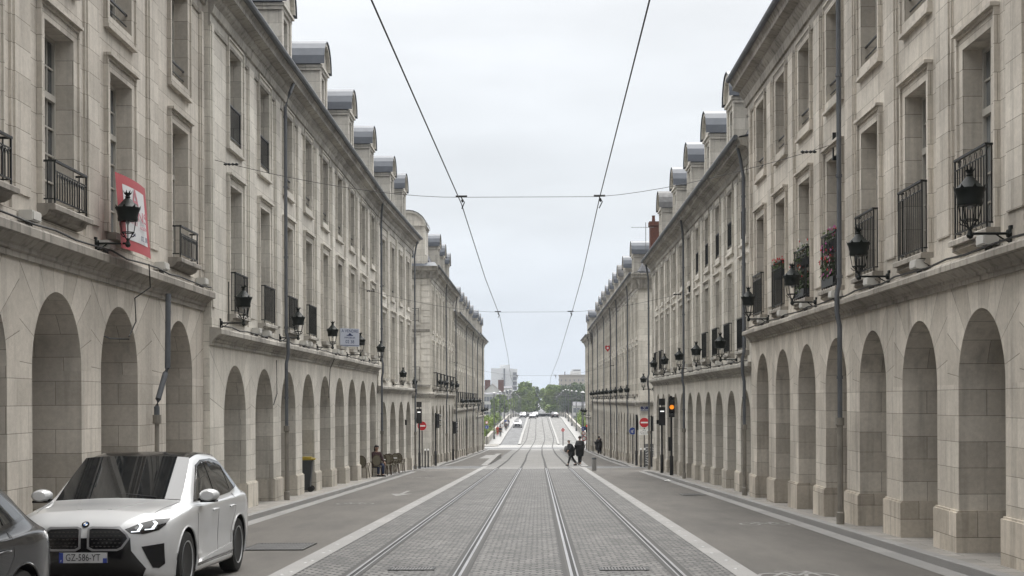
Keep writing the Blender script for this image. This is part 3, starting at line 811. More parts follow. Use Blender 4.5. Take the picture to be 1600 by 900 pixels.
    # balcony slabs
    for i, c in enumerate(cs):
        sl = MB()
        if i in rails1:
            a, b = c-hw-.22, c+hw+.22; z = f1[0]
            pr = [(0, z-.20), (.06, z-.19), (.14, z-.15), (rP*.8, z-.09), (rP+.05, z-.085), (rP+.05, z-.02), (rP+.03, z), (0, z)]
            bands(sl, F, pr, a, b)
        else:
            sl.box((c-hw-.12, 0, f1[0]-.12), (c+hw+.12, .16, f1[0]-.01), F)
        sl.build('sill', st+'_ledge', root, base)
    # cornice
    k = MB(); H = zE-zC
    prof = [(0, zC-.26), (.04, zC-.26), (.06, zC-.2), (.04, zC-.16), (.04, zC), (.09, zC+.02), (.12, zC+H*.2), (.12, zC+H*.3), (.20, zC+H*.42), (.24, zC+H*.5), (.24, zC+H*.58), (.42, zC+H*.66), (.44, zC+H*.66), (.44, zC+H*.8), (.52, zC+H*.97), (.52, zE), (0, zE+.06)]
    bands(k, F, prof, (-.4 if gable0 and P0[1] > 80 else 0), L+(.4 if gable1 else 0))
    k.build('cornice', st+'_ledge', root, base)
    gt = MB(); gt.tube([F(-.3 if hip0 else .02, .56, zE+.02), F(L+(.35 if gable1 else -.02), .56, zE+.02)], .075, 8); gt.build('gutter', 'pipe_zinc', root, base, smooth='auto')
    if roof:
        r_ = MB(); zr = zE+rheight
        q = [(F(0, .45, zE+.05), F(L, .45, zE+.05)), (F(0, 0, zE+.16), F(L, 0, zE+.16)), (F(hip0, -1.25, zr), F(L-hip1, -1.25, zr)), (F(hip0*2, -depth/2, zr+1.0), F(L-hip1*2, -depth/2, zr+1.0)),
             (F(0, -depth, zE), F(L, -depth, zE))]
        for (a, b), (c, d) in zip(q, q[1:]):
            n = max(1, int(L/6))
            for i in range(n):
                lp = lambda A, B, t: tuple(A[j]+(B[j]-A[j])*t for j in range(3))
                P = [lp(a, b, i/n), lp(a, b, (i+1)/n), lp(c, d, (i+1)/n), lp(c, d, i/n)]
                r_.face(P, [(p[1], p[2]*1.1+p[0]*.4) for p in P])
        for e in (0, 1): 
            P = [x[e] for x in q]; r_.face(P, [(p[0], p[2]) for p in P])
        r_.build('roof', 'slate', root, base)
    for (y, top) in dormers: dormer(root, F, base, F.u_of(y), zE+.12, top, st=st, zi=zi if random.random() < .75 else 'zinc_old')
    # windows
    for i, c in enumerate(cs):
        if f1: put_window(root, F, base, c, -.23, f1[0], 2*hw, round(f1[1]-f1[0], 2), 'tall', joint)
        if f2: put_window(root, F, base, c, -.23, f2[0], 2*hw, round(f2[1]-f2[0], 2), 'plain', joint)
        if i in rails1: put_rail(root, F, base, c, 0, f1[0]+.0, 2*hw+.16 if rP > .1 else 2*hw, rH, rP, deco)
        if i in rails2: put_rail(root, F, base, c, 0, f2[0]+.02, 2*hw-.01, .8, .02, 0)
        if i in handbars:
            t = MB(); t.box((c-hw, -.06, f2[0]+.34), (c+hw, -.03, f2[0]+.37), F); t.box((c-hw, -.06, f2[0]+.16), (c+hw, -.04, f2[0]+.175), F); t.build('window_bar', 'iron', root, base)
    for p in pipes:
        y = p[0]; downpipe(root, F, base, F.u_of(y), zE, ledge, gz(y)+.1, *(p[1:]))
    # shop fronts deep in the arcade
    sh = MB()
    for i, c in enumerate(cs):
        yc = F(c, 0, 0)[1]; z0 = gz(yc)
        sh.cur = 0; sh.box((c-1.05, -3.6, z0+.12), (c+1.05, -3.5, z0+2.7), F); sh.cur = 1
        sh.face([F(c-.9, -3.49, z0+.6), F(c+.9, -3.49, z0+.6), F(c+.9, -3.49, z0+2.5), F(c-.9, -3.49, z0+2.5)])
    sh.build('shopfront', ['shop_dark', 'glass_dark'], root, base)
    return F, root, base, cs, ed

def house_mats(name, c1, c2, **k):
    stone(name, c1, c2, **k)
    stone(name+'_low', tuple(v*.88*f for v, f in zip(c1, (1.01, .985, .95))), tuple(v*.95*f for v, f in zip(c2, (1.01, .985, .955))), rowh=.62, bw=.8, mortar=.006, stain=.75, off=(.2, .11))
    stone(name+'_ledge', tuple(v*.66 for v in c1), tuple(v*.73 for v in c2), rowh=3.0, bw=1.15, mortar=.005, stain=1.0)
house_mats('stone_a', (0.451, 0.413, 0.36), (0.594, 0.551, 0.488), off=(.1, .05))
house_mats('stone_b', (0.528, 0.499, 0.446), (0.668, 0.636, 0.572), off=(.3, .2))
house_mats('stone_c', (0.518, 0.49, 0.437), (0.657, 0.625, 0.562), off=(.5, .1))
house_mats('stone_r', (0.499, 0.456, 0.394), (0.657, 0.609, 0.535), off=(.1, .25), stain=.6)
house_mats('stone_s', (0.528, 0.499, 0.442), (0.668, 0.636, 0.572), off=(.4, .15))

GL, GR = 'arcaded houses on the left side of the street', 'arcaded houses on the right side of the street'
XL1 = lambda y: -(6.66+.0167*y); XL2 = lambda y: -(6.795+.0075*y)
b1 = building('nearest pale stone arcaded house on the left, with the red and white banner', (XL1(3), 3), (XL1(29.4), 29.4), -1,
              [4.6, 7.7, 10.75, 13.85, 16.95, 20.05, 23.2, 27.3], 1.08, 1.60, (1.93, 2.34), (2.78, 5.42), (6.33, 8.15), 8.45, 9.2, .64, 'stone_a', GL,
              rails1=(0, 1, 2, 3, 4, 5, 7), rP=.21, deco=2, rH=.62, dormers=(), handbars=range(8))
b2 = building('long left arcaded house with the row of lanterns above nine arches', (XL2(29.4)+.0, 29.4), (XL2(61.9), 61.9), -1,
              [31.96+3.54*k for k in range(9)], 1.20, .83, (1.21, 1.57), (1.98, 4.92), (5.95, 8.05), 8.3, 8.95, .62, 'stone_b', GL,
              rails1=(0, 1, 2, 3), rails2=(0, 1), rP=.16, deco=0, dormers=[(31.96, 12.0), (39.04, 12.0), (46.1, 12.0), (53.2, 12.0), (60.2, 12.0)],
              pipes=[(37.25, .5), (61.6, -.7)], handbars=range(2, 9), zi='zinc')
b3 = building('left house with four arches above the cafe chairs', (-7.24, 61.92), (-7.0, 76), -1, [64.1, 67.6, 71.1, 74.4], 1.15, -.05, (.33, .66), (1.05, 4.1), (5.05, 7.5), 8.3, 8.95, .6, 'stone_b', GL,
              rails1=(), dormers=[(67.6, 12.0), (72.8, 12.0)], pipes=[(75.5, .1)], handbars=range(4))
b4 = building('left corner house beyond the side street with the carved gable window', (-6.8, 87), (-6.78, 110), -1, [88.8+3.28*k for k in range(7)], 1.05, -.32, (.16, .48), (.85, 3.6), (4.5, 7.1), 7.75, 8.46, .55, 'stone_c', GL,
              rails1=range(7), rP=.3, deco=0, dormers=[(94.4, 11.4), (99.6, 11.3), (104.6, 11.2)], pipes=[(98.0, -1.0), (109.5, -.5)], hip0=1.5, rheight=2.7)
b5 = building('long far left house with many narrow arches and dormers', (-6.78, 110.02), (-6.75, 148), -1, [111.8+3.27*k for k in range(11)], 1.05, -1.47, (-1.05, -.74), (-.25, 2.2), (3.1, 5.4), 6.35, 7.0, .55, 'stone_c', GL,
              rails1=range(0, 11), rP=.3, deco=0, dormers=[(117.6, 9.7), (123.4, 9.7), (128.4, 9.7), (133.4, 9.7), (140.4, 9.7)], pipes=[(124.8, -.8), (137.0, -.8), (147.6, -.6)], rheight=2.5)
b6 = building('last left house before the quay', (-6.75, 148.02), (-6.72, 170), -1, [149.8+3.3*k for k in range(6)]+[168.9], 1.0, -2.4, (-2.05, -1.78), (-1.2, 1.5), (2.6, 5.0), 6.5, 7.2, .55, 'stone_c', GL,
              rails1=range(0, 6, 2), rP=.3, deco=0, dormers=[(152.5, 10.0), (158.5, 10.0), (164.5, 9.9)], pipes=[(160.0, -.5)], rheight=2.5, hip1=1.5)
r1 = building('nearest sandy stone arcaded house on the right with flower balconies', (5.95, 3), (5.95, 38.4), 1,
              [36.5-3.0*k for k in range(11)][::-1], .98, 1.21, (1.57, 1.88), (2.2, 4.83), (6.04, 7.85), 8.2, 8.95, .60, 'stone_r', GR,
              rails1=range(11), rP=.14, deco=1, rH=1.1, dormers=(), pipes=[(25.95, 0)], joint='joinery', handbars=range(11))
r2 = building('right house with the traffic lights before its arches', (6.1, 38.42), (6.1, 72.9), 1, [40.5+2.95*k for k in range(11)], .98, .27, (.70, 1.04), (1.42, 3.98), (4.75, 6.6), 6.75, 7.3, .55, 'stone_s', GR,
              rails1=(0, 1, 2, 3, 9, 10), rails2=(0, 1, 2, 3, 4), rP=.16, deco=0, dormers=[(43.45, 10.3), (49.35, 10.3), (55.25, 10.3), (61.15, 10.3), (68.2, 10.3)], pipes=[(39.0, 0.0), (55.2, -.6), (72.6, -.2)], rheight=2.7, handbars=range(5, 11))
r3 = building('very long right house beyond the side street with a row of dormers', (6.14, 83.4), (6.05, 151), 1, [85.3+3.17*k for k in range(21)], .98, -.88, (-.42, -.10), (.35, 3.1), (3.9, 6.3), 6.95, 7.62, .55, 'stone_s', GR,
              rails1=range(0), rP=.3, deco=0, dormers=[(88.6, 10.2), (96.8, 10.1), (103.4, 10.1), (109.2, 10.1), (115.2, 10.1), (121.3, 10.1), (128.2, 10.1), (134, 10.1), (141, 10.0)], pipes=[(90.2, -1.), (102.6, -1.), (111.2, -1.), (122.0, -1.), (134.5, -1.), (146, -1.)], rheight=2.4, hip0=1.5)
r4 = building('last right house before the quay, standing slightly forward', (5.82, 151.05), (5.74, 166), 1, [152.6+3.0*k for k in range(5)], .95, -2.6, (-2.15, -1.9), (-1.2, 1.5), (2.5, 4.9), 6.4, 7.15, .52, 'stone_s', GR,
              rails1=(), dormers=[(154.4, 10.1), (160.2, 10.0)], pipes=[(151.5, 0)], rheight=2.5, hip1=1.5)

# gable side of the left corner house (faces the camera across the side street)
F4, root4, base4, _, _ = b4
G = Frame((-6.8, 86.86), (-14.8, 86.86), (0, -1))
m = MB()
c = 1.45
panel(m, G, .0, 3.4, .5, 8.45, [(1.3, 4.0), (5.0, 7.3)], c, .6, .25); surround(m, G, c, .6, 1.3, 4.0, False); surround(m, G, c, .6, 5.0, 7.3, True)
m.face([G(3.4, 0, -5.5), G(8, 0, -5.5), G(8, 0, 8.45), G(3.4, 0, 8.45)]); m.face([G(0, 0, -5.5), G(3.4, 0, -5.5), G(3.4, 0, .5), G(0, 0, .5)])
m.face([G(0, 0, -5.5), G(0, -.14, -5.5), G(0, -.14, 8.45), G(0, 0, 8.45)])
for k in range(18):                                               # quoins
    z = .9+.4*k; m.box((0.02, 0, z), (.42 if k % 2 else .58, .04, z+.36), G)
m.build('gable_wall', 'stone_c', root4, base4)
m = MB()
bands(m, G, [(0, .16), (.05, .16), (.10, .25), (.22, .36), (.26, .45), (0, .50)], -.26, 8); bands(m, G, [(0, .85), (.16, .86), (.18, 1.0), (0, 1.03)], 0, 8)
bands(m, G, [(0, 4.35), (.1, 4.37), (.12, 4.5), (0, 4.52)], 0, 8)
bands(m, G, [(0, 7.7), (.09, 7.72), (.12, 7.9), (.24, 8.1), (.42, 8.2), (.44, 8.3), (.52, 8.44), (0, 8.5)], -.5, 8)
m.build('gable_cornice', 'stone_c_ledge', root4, base4)
m = MB(); P = [G(-.5, .5, 8.46), G(8, .5, 8.46), G(8, -.2, 8.75), G(-.3, -.2, 8.75)]; m.face(P); m.build('lead_flashing', 'zinc', root4, base4)
put_window(root4, G, base4, c, -.24, 1.3, 1.2, 2.7, 'tall'); put_window(root4, G, base4, c, -.24, 5.0, 1.2, 2.3, 'plain')
put_rail(root4, G, base4, c, 0, 1.22, 1.6, .9, .28, 1); put_rail(root4, G, base4, c, 0, 4.95, 1.5, .85, .28, 1)
dormer(root4, G, base4, 1.35, 8.6, 12.0, 2.3, 'stone_c', 'zinc_old', 'gable_dormer', front=.02)

# gable cladding of the long right house, seen behind the no entry sign
F3, root3, base3, _, _ = r3
m = MB()
G3 = Frame((6.14, 83.3), (14, 83.3), (0, -1))
bands(m, G3, [(0, -.42), (.05, -.42), (.12, -.3), (.24, -.2), (.24, -.12), (0, -.08)], -.24, 8)
m.build('gable_string_course', 'stone_s_ledge', root3, base3); m = MB()
bands(m, G3, [(0, 6.7), (.06, 6.72), (.12, 6.95), (.24, 7.25), (.42, 7.36), (.44, 7.45), (.52, 7.6), (0, 7.66)], -.5, 8); m.build('gable_cornice', 'stone_s_ledge', root3, base3)
m = MB(); m.box((6.15, 83.25, -6), (7.4, 83.42, -2.9+.0)); m.build('gable_plinth', 'stone_s_low', root3, base3)
# brick chimneys
def chimney(root, base, x0, x1, y0, y1, z0, z1, pots=3):
    m = MB(); m.box((x0, y0, z0), (x1, y1, z1-.25)); m.box((x0-.06, y0-.06, z1-.25), (x1+.06, y1+.06, z1)); c = m.build('chimney', 'brick_red', root, base)
    for k in range(pots):
        p = MB(); x = x0+(x1-x0)*(k+.5)/pots; p.lathe([(.11, 0), (.09, .35), (.12, .4)], (x, (y0+y1)/2, z1), 10); q = p.build('chimney_pot', 'brick_red', c, base); q.location = (0, 0, 0)
chimney(root3, base3, 6.9, 8.3, 84.2, 85.0, 7.5, 10.9)
chimney(r2[1], r2[2], 8.2, 9.6, 71.8, 72.6, 8, 10.6)
m = MB(); m.lathe([(.09, 0), (.09, .45), (.02, .45), (.02, .52), (.22, .56), (.18, .62), (0, .66)], (-8.15, 50.6, 11.8), 10); m.build('roof_vent', 'zinc_old', b2[1], b2[2])
# aerial
a_ = empty('roof_aerial', (6.6, 83.9, 7.6), label='thin metal television aerial beside the brick chimney on the right', cat='aerial')
m = MB(); m.tube([(0, 0, 0), (0, 0, 3.2)], .02, 5); m.tube([(-.9, 0, 2.9), (.5, 0, 2.9)], .012, 4); m.build('mast', 'zinc_old', a_)
m = MB()
for k in range(8): m.tube([(-.8+.17*k, -.2, 2.9), (-.8+.17*k, .2, 2.9)], .008, 4)
m.build('elements', 'zinc_old', a_)

# kinked grey pipe on the nearest left house
F1, root1, base1, cs1, _ = b1
m = MB(); u = F1.u_of(25.25)
m.tube([F1(u, .30, 1.98), F1(u, .28, .62), F1(u-.03, .25, .52), F1(u-.24, .17, .05), F1(u-.26, .15, -.1), F1(u-.26, .15, -.3)], .052, 12)
o = m.build('downpipe', 'pipe_zinc', root1, base1, smooth='auto')
m = MB(); m.tube([F1(u-.26, .15, -.3), F1(u-.26, .15, gz(25.2)+.1)], .042, 10); m.lathe([(.08, -.1), (.08, .06)], F1(u-.26, .15, -.3), 10)
q = m.build('pipe_shoe', 'pipe_cast', o, base1, smooth='auto'); q.location = (0, 0, 0)

# ================================================================== LANTERNS
def lantern_proto():
    r = empty('wall_lantern'); A = .52
    m = MB(); m.tube([(0, 0, 0), (0, -A, 0)], .017, 8); m.lathe([(.0, 0), (.05, .01), (.055, .05), (.03, .07), (.0, .07)], (0, -.07, 0), 10, 'y')
    m.box((-.04, -.03, -.12), (.04, 0, .10)); m.tube([(0, -.04, -.10), (0, -.12, -.06), (0, -.2, -.005)], .010, 6)
    m.build('arm', 'lantern_paint', r, smooth='auto')
    m = MB(); m.lathe([(0, -.07), (.035, -.05), (.045, -.02), (.03, .02), (.02, .05), (.035, .06), (.02, .08)], (0, -A, 0), 10)
    for k in range(6):
        a = math.pi/3*k+.3; c, s = math.cos(a), math.sin(a)
        m.tube([(.015*c, -A+.015*s, .06), (.045*c, -A+.045*s, .09), (.07*c, -A+.07*s, .14), (.105*c, -A+.105*s, .17)], .007, 5)
        m.tube([(.105*c, -A+.105*s, .17), (.142*c, -A+.142*s, .37)], .0065, 5)
        a2 = a+math.pi/3; m.tube([(.105*c, -A+.105*s, .17), (.105*math.cos(a2), -A+.105*math.sin(a2), .17)], .009, 5)
        m.tube([(.05*c, -A+.05*s, .10), (.10*c, -A+.10*s, .11), (.13*c, -A+.13*s, .15)], .006, 4)
    m.build('cage', 'lantern_paint', r, smooth='auto')
    m = MB(); m.lathe([(.02, .30), (.035, .34), (.02, .38), (.0, .38)], (0, -A, 0), 8); m.build('bulb', 'lamp_glass', r)
    m = MB()
    m.lathe([(.135, .35), (.152, .35), (.158, .38), (.154, .42), (.172, .50), (.192, .54), (.196, .56), (.165, .575), (.11, .63), (.06, .69), (.035, .715), (.045, .73), (.03, .75), (.06, .79), (.0, .78)], (0, -A, 0), 16)
    for k in range(8):
        a = math.pi/4*k; c, s = math.cos(a), math.sin(a); a1, a2 = a-.16, a+.16
        m.face([(.192*math.cos(a1), -A+.192*math.sin(a1), .55), (.192*math.cos(a2), -A+.192*math.sin(a2), .55), (.212*c, -A+.212*s, .60)])
        m.face([(.055*math.cos(a-.3), -A+.055*math.sin(a-.3), .78), (.055*math.cos(a+.3), -A+.055*math.sin(a+.3), .78), (.082*c, -A+.082*s, .84)])
    m.build('hood', 'lantern_paint', r, smooth='auto')
    return r
LP = lantern_proto(); lant_used = [False]
def lantern(F, y, z, label, group, o=0.0, s=1.0):
    r = LP if not lant_used[0] else copy_tree(LP); lant_used[0] = True
    r.location = F(F.u_of(y), o, z); r.rotation_euler = (0, 0, F.rz); r.scale = (s, s, s)
    tag(r, label, 'lantern', group); return r
def nth(i): return (['first', 'second', 'third', 'fourth', 'fifth', 'sixth', 'seventh', 'eighth', 'ninth', 'tenth', 'eleventh', 'twelfth'])[i]
def row(Fh, ys, z, where, group, o=.04):
    for i, y in enumerate(ys):
        lantern(Fh[0], y, z, 'black crowned lantern, %s of those on %s' % (nth(i), where), group, o)
GLL, GRL = 'black wall lanterns along the left arcades', 'black wall lanterns along the right arcades'
lantern(b1[0], 21.7, 2.50, 'black crowned lantern on an iron arm in front of the red banner', GLL, .04)
lantern(b1[0], 14.9, 2.50, 'black crowned lantern on the nearest left house ahead of the banner', GLL, .04)
row(b2, [30.2, 37.4, 44.0, 51.3, 58.4], 1.72, 'the long left house', GLL)
lantern(b3[0], 67.2, .80, 'black crowned lantern above the cafe chairs', GLL, .04)
row(b4, [88.3, 93.4, 99.4, 105.6], .66, 'the left corner house', GLL)
row(b5, [113, 120, 127, 134, 141, 146], -.55, 'the far left house', GLL); row(b6, [152, 159, 166], -1.6, 'the last left house', GLL)
lantern(G, 86.86, .66, '', GLL) if False else None
r = copy_tree(LP); r.location = G(.95, .04, .66); r.rotation_euler = (0, 0, G.rz); tag(r, 'black crowned lantern on the gable side of the left corner house', 'lantern', GLL)
row(r1, [17.15, 23.1, 29.15, 35.2], 2.05, 'the nearest right house', GRL)
lantern(r1[0], 11.2, 2.05, 'black crowned lantern on the nearest right house, out of the lane of flower balconies', GRL, .04)
row(r2, [41.8, 48.2, 54.0, 60.3, 66.0], 1.2, 'the right house with the traffic lights', GRL)
lantern(r2[0], 72.4, .55, 'black crowned lantern at the far corner above the no entry sign', GRL, .04)
row(r3, [86.5+6.3*k for k in range(10)], .12, 'the very long right house', GRL); row(r4, [153.5, 159.5, 165.0], -1.75, 'the last right house', GRL)

# ledge spotlights
def spot_proto():
    r = empty('ledge_spotlight'); m = MB()
    m.box((-.17, -.22, .06), (.17, -.04, .2)); m.box((-.15, -.235, .08), (.15, -.22, .18)); m.build('housing', 'plaster_box', r)
    m = MB(); m.box((-.06, -.15, 0), (-.03, -.09, .06)); m.box((.03, -.15, 0), (.06, -.09, .06)); m.tube([(.1, -.04, .12), (.2, 0, .1), (.26, -.02, .02)], .012, 5); m.build('bracket', 'zinc_old', r)
    return r
SP = spot_proto(); sp_used = False
for Fh, z, ys, where in ((b1, 2.36, [18.45, 21.9, 25.35, 28.6, 15.2, 12.2], 'nearest left house'), (b2, 1.59, [33.7, 35.0, 40.8, 41.7, 47.6, 48.6, 54.9, 55.7, 59.6], 'long left house'),
                         (r1, 1.90, [17.7, 20.9, 23.9, 26.8, 29.8, 32.6, 35.6, 14.6], 'nearest right house'), (r2, 1.06, [42.4, 45.2, 51.1, 54.0, 57.2, 63.0], 'right house with the traffic lights')):
    for y in ys:
        r = SP if not sp_used else copy_tree(SP); sp_used = True
        F = Fh[0]; r.location = F(F.u_of(y), .03, z); r.rotation_euler = (0, 0, F.rz)
        tag(r, 'pale box spotlight on the ledge of the %s' % where, 'spotlight', 'spotlights on the ledge of the %s' % where)
# cables along the ledges
for Fh, z, y0, y1, lab in ((b1, 2.40, 4, 29.2, 'black cable slung along the ledge of the nearest left house'), (b2, 1.63, 29.6, 61, 'black cable slung along the ledge of the long left house'),
                           (r1, 1.94, 4, 38, 'black cable slung along the ledge of the nearest right house'), (r2, 1.10, 38.7, 72, 'black cable slung along the ledge of the right house with traffic lights')):
    F = Fh[0]; m = MB(); pts = []; y = y0; k = 0
    while y < y1:
        pts.append(F(F.u_of(y), .23+.02*math.sin(k*1.7), z+.02*math.sin(k*2.3)-.01)); y += .9; k += 1
    m.tube(pts, .016, 5)
    tag(m.build('ledge_cable', 'cable_black'), lab, 'cable')
m = MB(); F = b1[0]
m.tube([F(F.u_of(24.0), .28, 2.4), F(F.u_of(24.05), .29, 2.0), F(F.u_of(23.9), .06, 1.8), F(F.u_of(24.0), .05, 1.4), F(F.u_of(23.6), .04, 1.12)], .012, 5)
tag(m.build('hanging_cable', 'cable_black'), 'black cable hanging down to the second arch left of the grey pipe', 'cable'); m = MB()
m.tube([F(F.u_of(22.1), -.1, 1.12), F(F.u_of(23.0), -.12, 1.06), F(F.u_of(24.25), -.1, 1.10)], .014, 5)
tag(m.build('arch_cable', 'cable_black'), 'thin black cable strung across the top of the arch left of the grey pipe', 'cable')
m = MB(); F = b2[0]
for pts_, lab_ in (([(29.9, .3, 2.6), (30.0, .28, 1.75)], 'short black cable left of the first lantern on the long left house'), ([(37.0, .04, 1.1), (37.05, .04, .2), (36.6, .03, -.1)], 'thin black cable hanging beside the second arch of the long left house'),
                   ([(46.9, .28, 1.6), (46.95, .05, 1.1), (46.7, .04, .1)], 'thin black cable hanging beside the fifth arch of the long left house')):
    m = MB(); m.tube([F(F.u_of(a), b, c) for a, b, c in pts_], .013, 5); tag(m.build('hanging_cable', 'cable_black'), lab_, 'cable')

# ================================================================== OVERHEAD LINE
def wire(name, pts, r, lab, group=None, cat='wire'):
    m = MB(); m.tube(pts, r, 5); return tag(m.build(name, 'cable_black'), lab, cat, group)
wire('contact_wire', [(-1.85, 2, 4.25), (-1.70, 14.3, 4.13), (-1.60, 29, 4.14), (-1.60, 42, 3.72), (-1.53, 55, 3.38), (-1.75, 80, 2.55), (-2.1, 105, 1.75), (-1.9, 150, .2), (-1.2, 190, -.7), (-1.0, 300, .2), (-1.0, 350, .9)], .010, 'black overhead tram wire above the left track', 'overhead tram wires')
wire('contact_wire', [(1.05, 2, 4.35), (1.20, 14.6, 4.24), (1.31, 29, 4.25), (1.36, 42, 3.8), (1.33, 55, 3.38), (1.2, 80, 2.5), (.95, 105, 1.70), (1.1, 150, .2), (1.4, 190, -.7), (1.4, 300, .2), (1.4, 350, .9)], .010, 'black overhead tram wire above the right track', 'overhead tram wires')
def span(y, zl, zr, xl, xr, zmid, lab, yl=None, yr=None):
    yl = yl or y; yr = yr or y
    r = empty('span_wire', (0, y, zmid), label=lab, cat='span wire')
    bs = Vector((0, y, zmid))
    pts = [(xl, yl, zl)]
    n = 14
    zb = [zl+(zmid-zl)*0, zmid]
    def zz(x):
        if x < -1.6: t = (x-xl)/(-1.6-xl); return zl+(zmid-zl)*(1-(1-t)**1.6)
        if x > 1.3: t = (xr-x)/(xr-1.3); return zr+(zmid-zr)*(1-(1-t)**1.6)
        return zmid
    P = []
    for k in range(n*2+1):
        x = xl+(xr-xl)*k/(2*n); yy = y+(yl-y)*max(0, (-1.6-x)/(-1.6-xl)) if x < -1.6 else y+(yr-y)*max(0, (x-1.3)/(xr-1.3)); P.append((x, yy, zz(x)+.12))
    m = MB(); m.tube(P, .0055, 4); m.build('cable', 'cable_black', r, bs)
    for x in (xl+.5, xr-.5):
        m = MB()
        i = min(range(len(P)), key=lambda j: abs(P[j][0]-x)); p = Vector(P[i]); 
        m.lathe([(.012, -.16), (.035, -.12), (.012, -.08), (.035, -.04), (.012, 0), (.035, .04), (.012, .08), (.035, .12), (.012, .16)], (p.x, p.y, p.z), 8, 'x'); m.build('insulator', 'iron', r, bs)
    for a_, b_ in (((xl-.16, yl-.02, zl-.12), (xl+.02, yl+.02, zl+.42)), ((xr-.02, yr-.02, zr-.2), (xr+.16, yr+.02, zr+.35))):
        m = MB(); m.box(a_, b_); m.build('wall_bracket', 'iron', r, bs)
    for x0 in (-1.6, 1.31):
        m = MB(); m.tube([(x0-.02, y, zmid+.14), (x0+.06, y+.05, zmid+.02), (x0, y+.15, zmid-.10)], .012, 5); m.tube([(x0-.12, y, zmid+.14), (x0+.12, y, zmid+.14)], .022, 6)
        m.lathe([(.01, -.04), (.03, 0), (.01, .04)], (x0+.02, y, zmid+.05), 8); m.build('hanger', 'iron', r, bs)
    return r
span(29, 5.15, 4.95, -7.1, 5.9, 4.16, 'thin span wire across the street between the two nearest houses', 29.9, 27.4)
span(55, 4.4, 4.2, -7.15, 6.05, 3.40, 'thin span wire across the middle of the street')
span(105, 2.9, 2.6, -6.75, 6.1, 1.75, 'faint span wire across the far part of the street')

# masts on the bridge
def mast_proto():
    r = empty('tram_mast'); m = MB(); m.tube([(0, 0, 0), (0, 0, 7.3)], .09, 8, r1=.06); m.lathe([(.16, 0), (.16, .6), (.1, .7)], n=10); m.build('pole', 'mast_grey', r, smooth='auto')
    m = MB(); m.tube([(0, 0, 6.3), (2.4, 0, 6.5)], .03, 6); m.tube([(0, 0, 7.0), (1.4, 0, 6.42)], .015, 5); m.build('bracket_arm', 'mast_grey', r)
    m = MB(); m.lathe([(0, .0), (.22, .02), (.26, .08), (.12, .16), (.04, .3), (0, .3)], (0, 0, 7.2), 10); m.build('lamp', 'mast_lamp', r)
    m = MB(); m.tube([(-.5, 0, 7.15), (.5, 0, 7.15)], .03, 6); m.build('crossbar', 'mast_grey', r)
    return r
simple('mast_grey', (.13, .135, .14), .5, .3, .1); simple('mast_lamp', (.5, .5, .5), .4, 0, .1)
MP = mast_proto(); first = True
for k in range(11):
    for sx in (-1, 1):
        y = (184 if sx > 0 else 215)+33*k
        r = MP if first else copy_tree(MP); first = False
        r.location = (sx*6.9 if y > 195 else 6.0, y, gz(y)+.1); r.rotation_euler = (0, 0, 0 if sx < 0 else math.pi)
        tag(r, 'grey tram mast with lamp on the %s side of the bridge' % ('left' if sx < 0 else 'right'), 'mast', 'tram masts on the %s side of the bridge' % ('left' if sx < 0 else 'right'))
for k in range(9):
    y = 215+33*k
    wire('cross_wire', [(-6.9, y, gz(y)+6.9), (0, y, gz(y)+6.5), (6.9, y, gz(y)+6.9)], .02, 'thin wire between two masts of the bridge', 'cross wires over the bridge')

# ================================================================== TREES
def tree(name, x, y, zb, H, W, leaf, label, cat='tree', group=None, n=2600, ls=.45, trunk=.28, lobes=9, low=.25, seed=1):
    rn = random.Random(seed); r = empty(name, (x, y, zb), label=label, cat=cat, group=group)
    m = MB(); t = H*trunk
    m.tube([(0, 0, 0), (rn.uniform(-.1, .1), 0, t*.5), (rn.uniform(-.2, .2), 0, t), (0, 0, H*.75)], [H*.025, H*.02, H*.016, H*.005], 8)
    for k in range(6):
        a = rn.uniform(0, 6.28); h = t*rn.uniform(.8, 1.4); l = W*rn.uniform(.25, .42)
        m.tube([(0, 0, h), (l*.5*math.cos(a), l*.5*math.sin(a), h+l*.5), (l*math.cos(a), l*math.sin(a), h+l*1.3)], [H*.01, H*.007, H*.003], 6)
    m.build('trunk', 'trunk_bark', r)
    L = []
    for k in range(lobes):
        a = rn.uniform(0, 6.28); rr = rn.uniform(.1, .62)*W/2; hz = H*(low+(1-low)*rn.uniform(.18, .86)); s = rn.uniform(.22, .38)*W*(1-.35*abs(hz/H-.55))
        L.append((rr*math.cos(a), rr*math.sin(a), hz, s))
    L.append((0, 0, H*.62, W*.34)); L.append((0, 0, H*.86, W*.2))
    m = MB()
    for k in range(n):
        cx, cy, cz, s = L[rn.randrange(len(L))]
        v = Vector((rn.gauss(0, 1), rn.gauss(0, 1), rn.gauss(0, 1))).normalized()*s*rn.uniform(.55, 1.05)
        p = Vector((cx+v.x, cy+v.y, cz+v.z*.85))
        d = Vector((rn.gauss(0, 1), rn.gauss(0, 1), rn.gauss(.6, 1))).normalized(); u = d.orthogonal().normalized(); w_ = d.cross(u)
        q = ls*rn.uniform(.5, 1.1)
        m.face([p-u*q, p+w_*q*.6, p+u*q, p-w_*q*.6], [(0, 0)]*4)
    m.build('crown', leaf, r, merge=False); return r
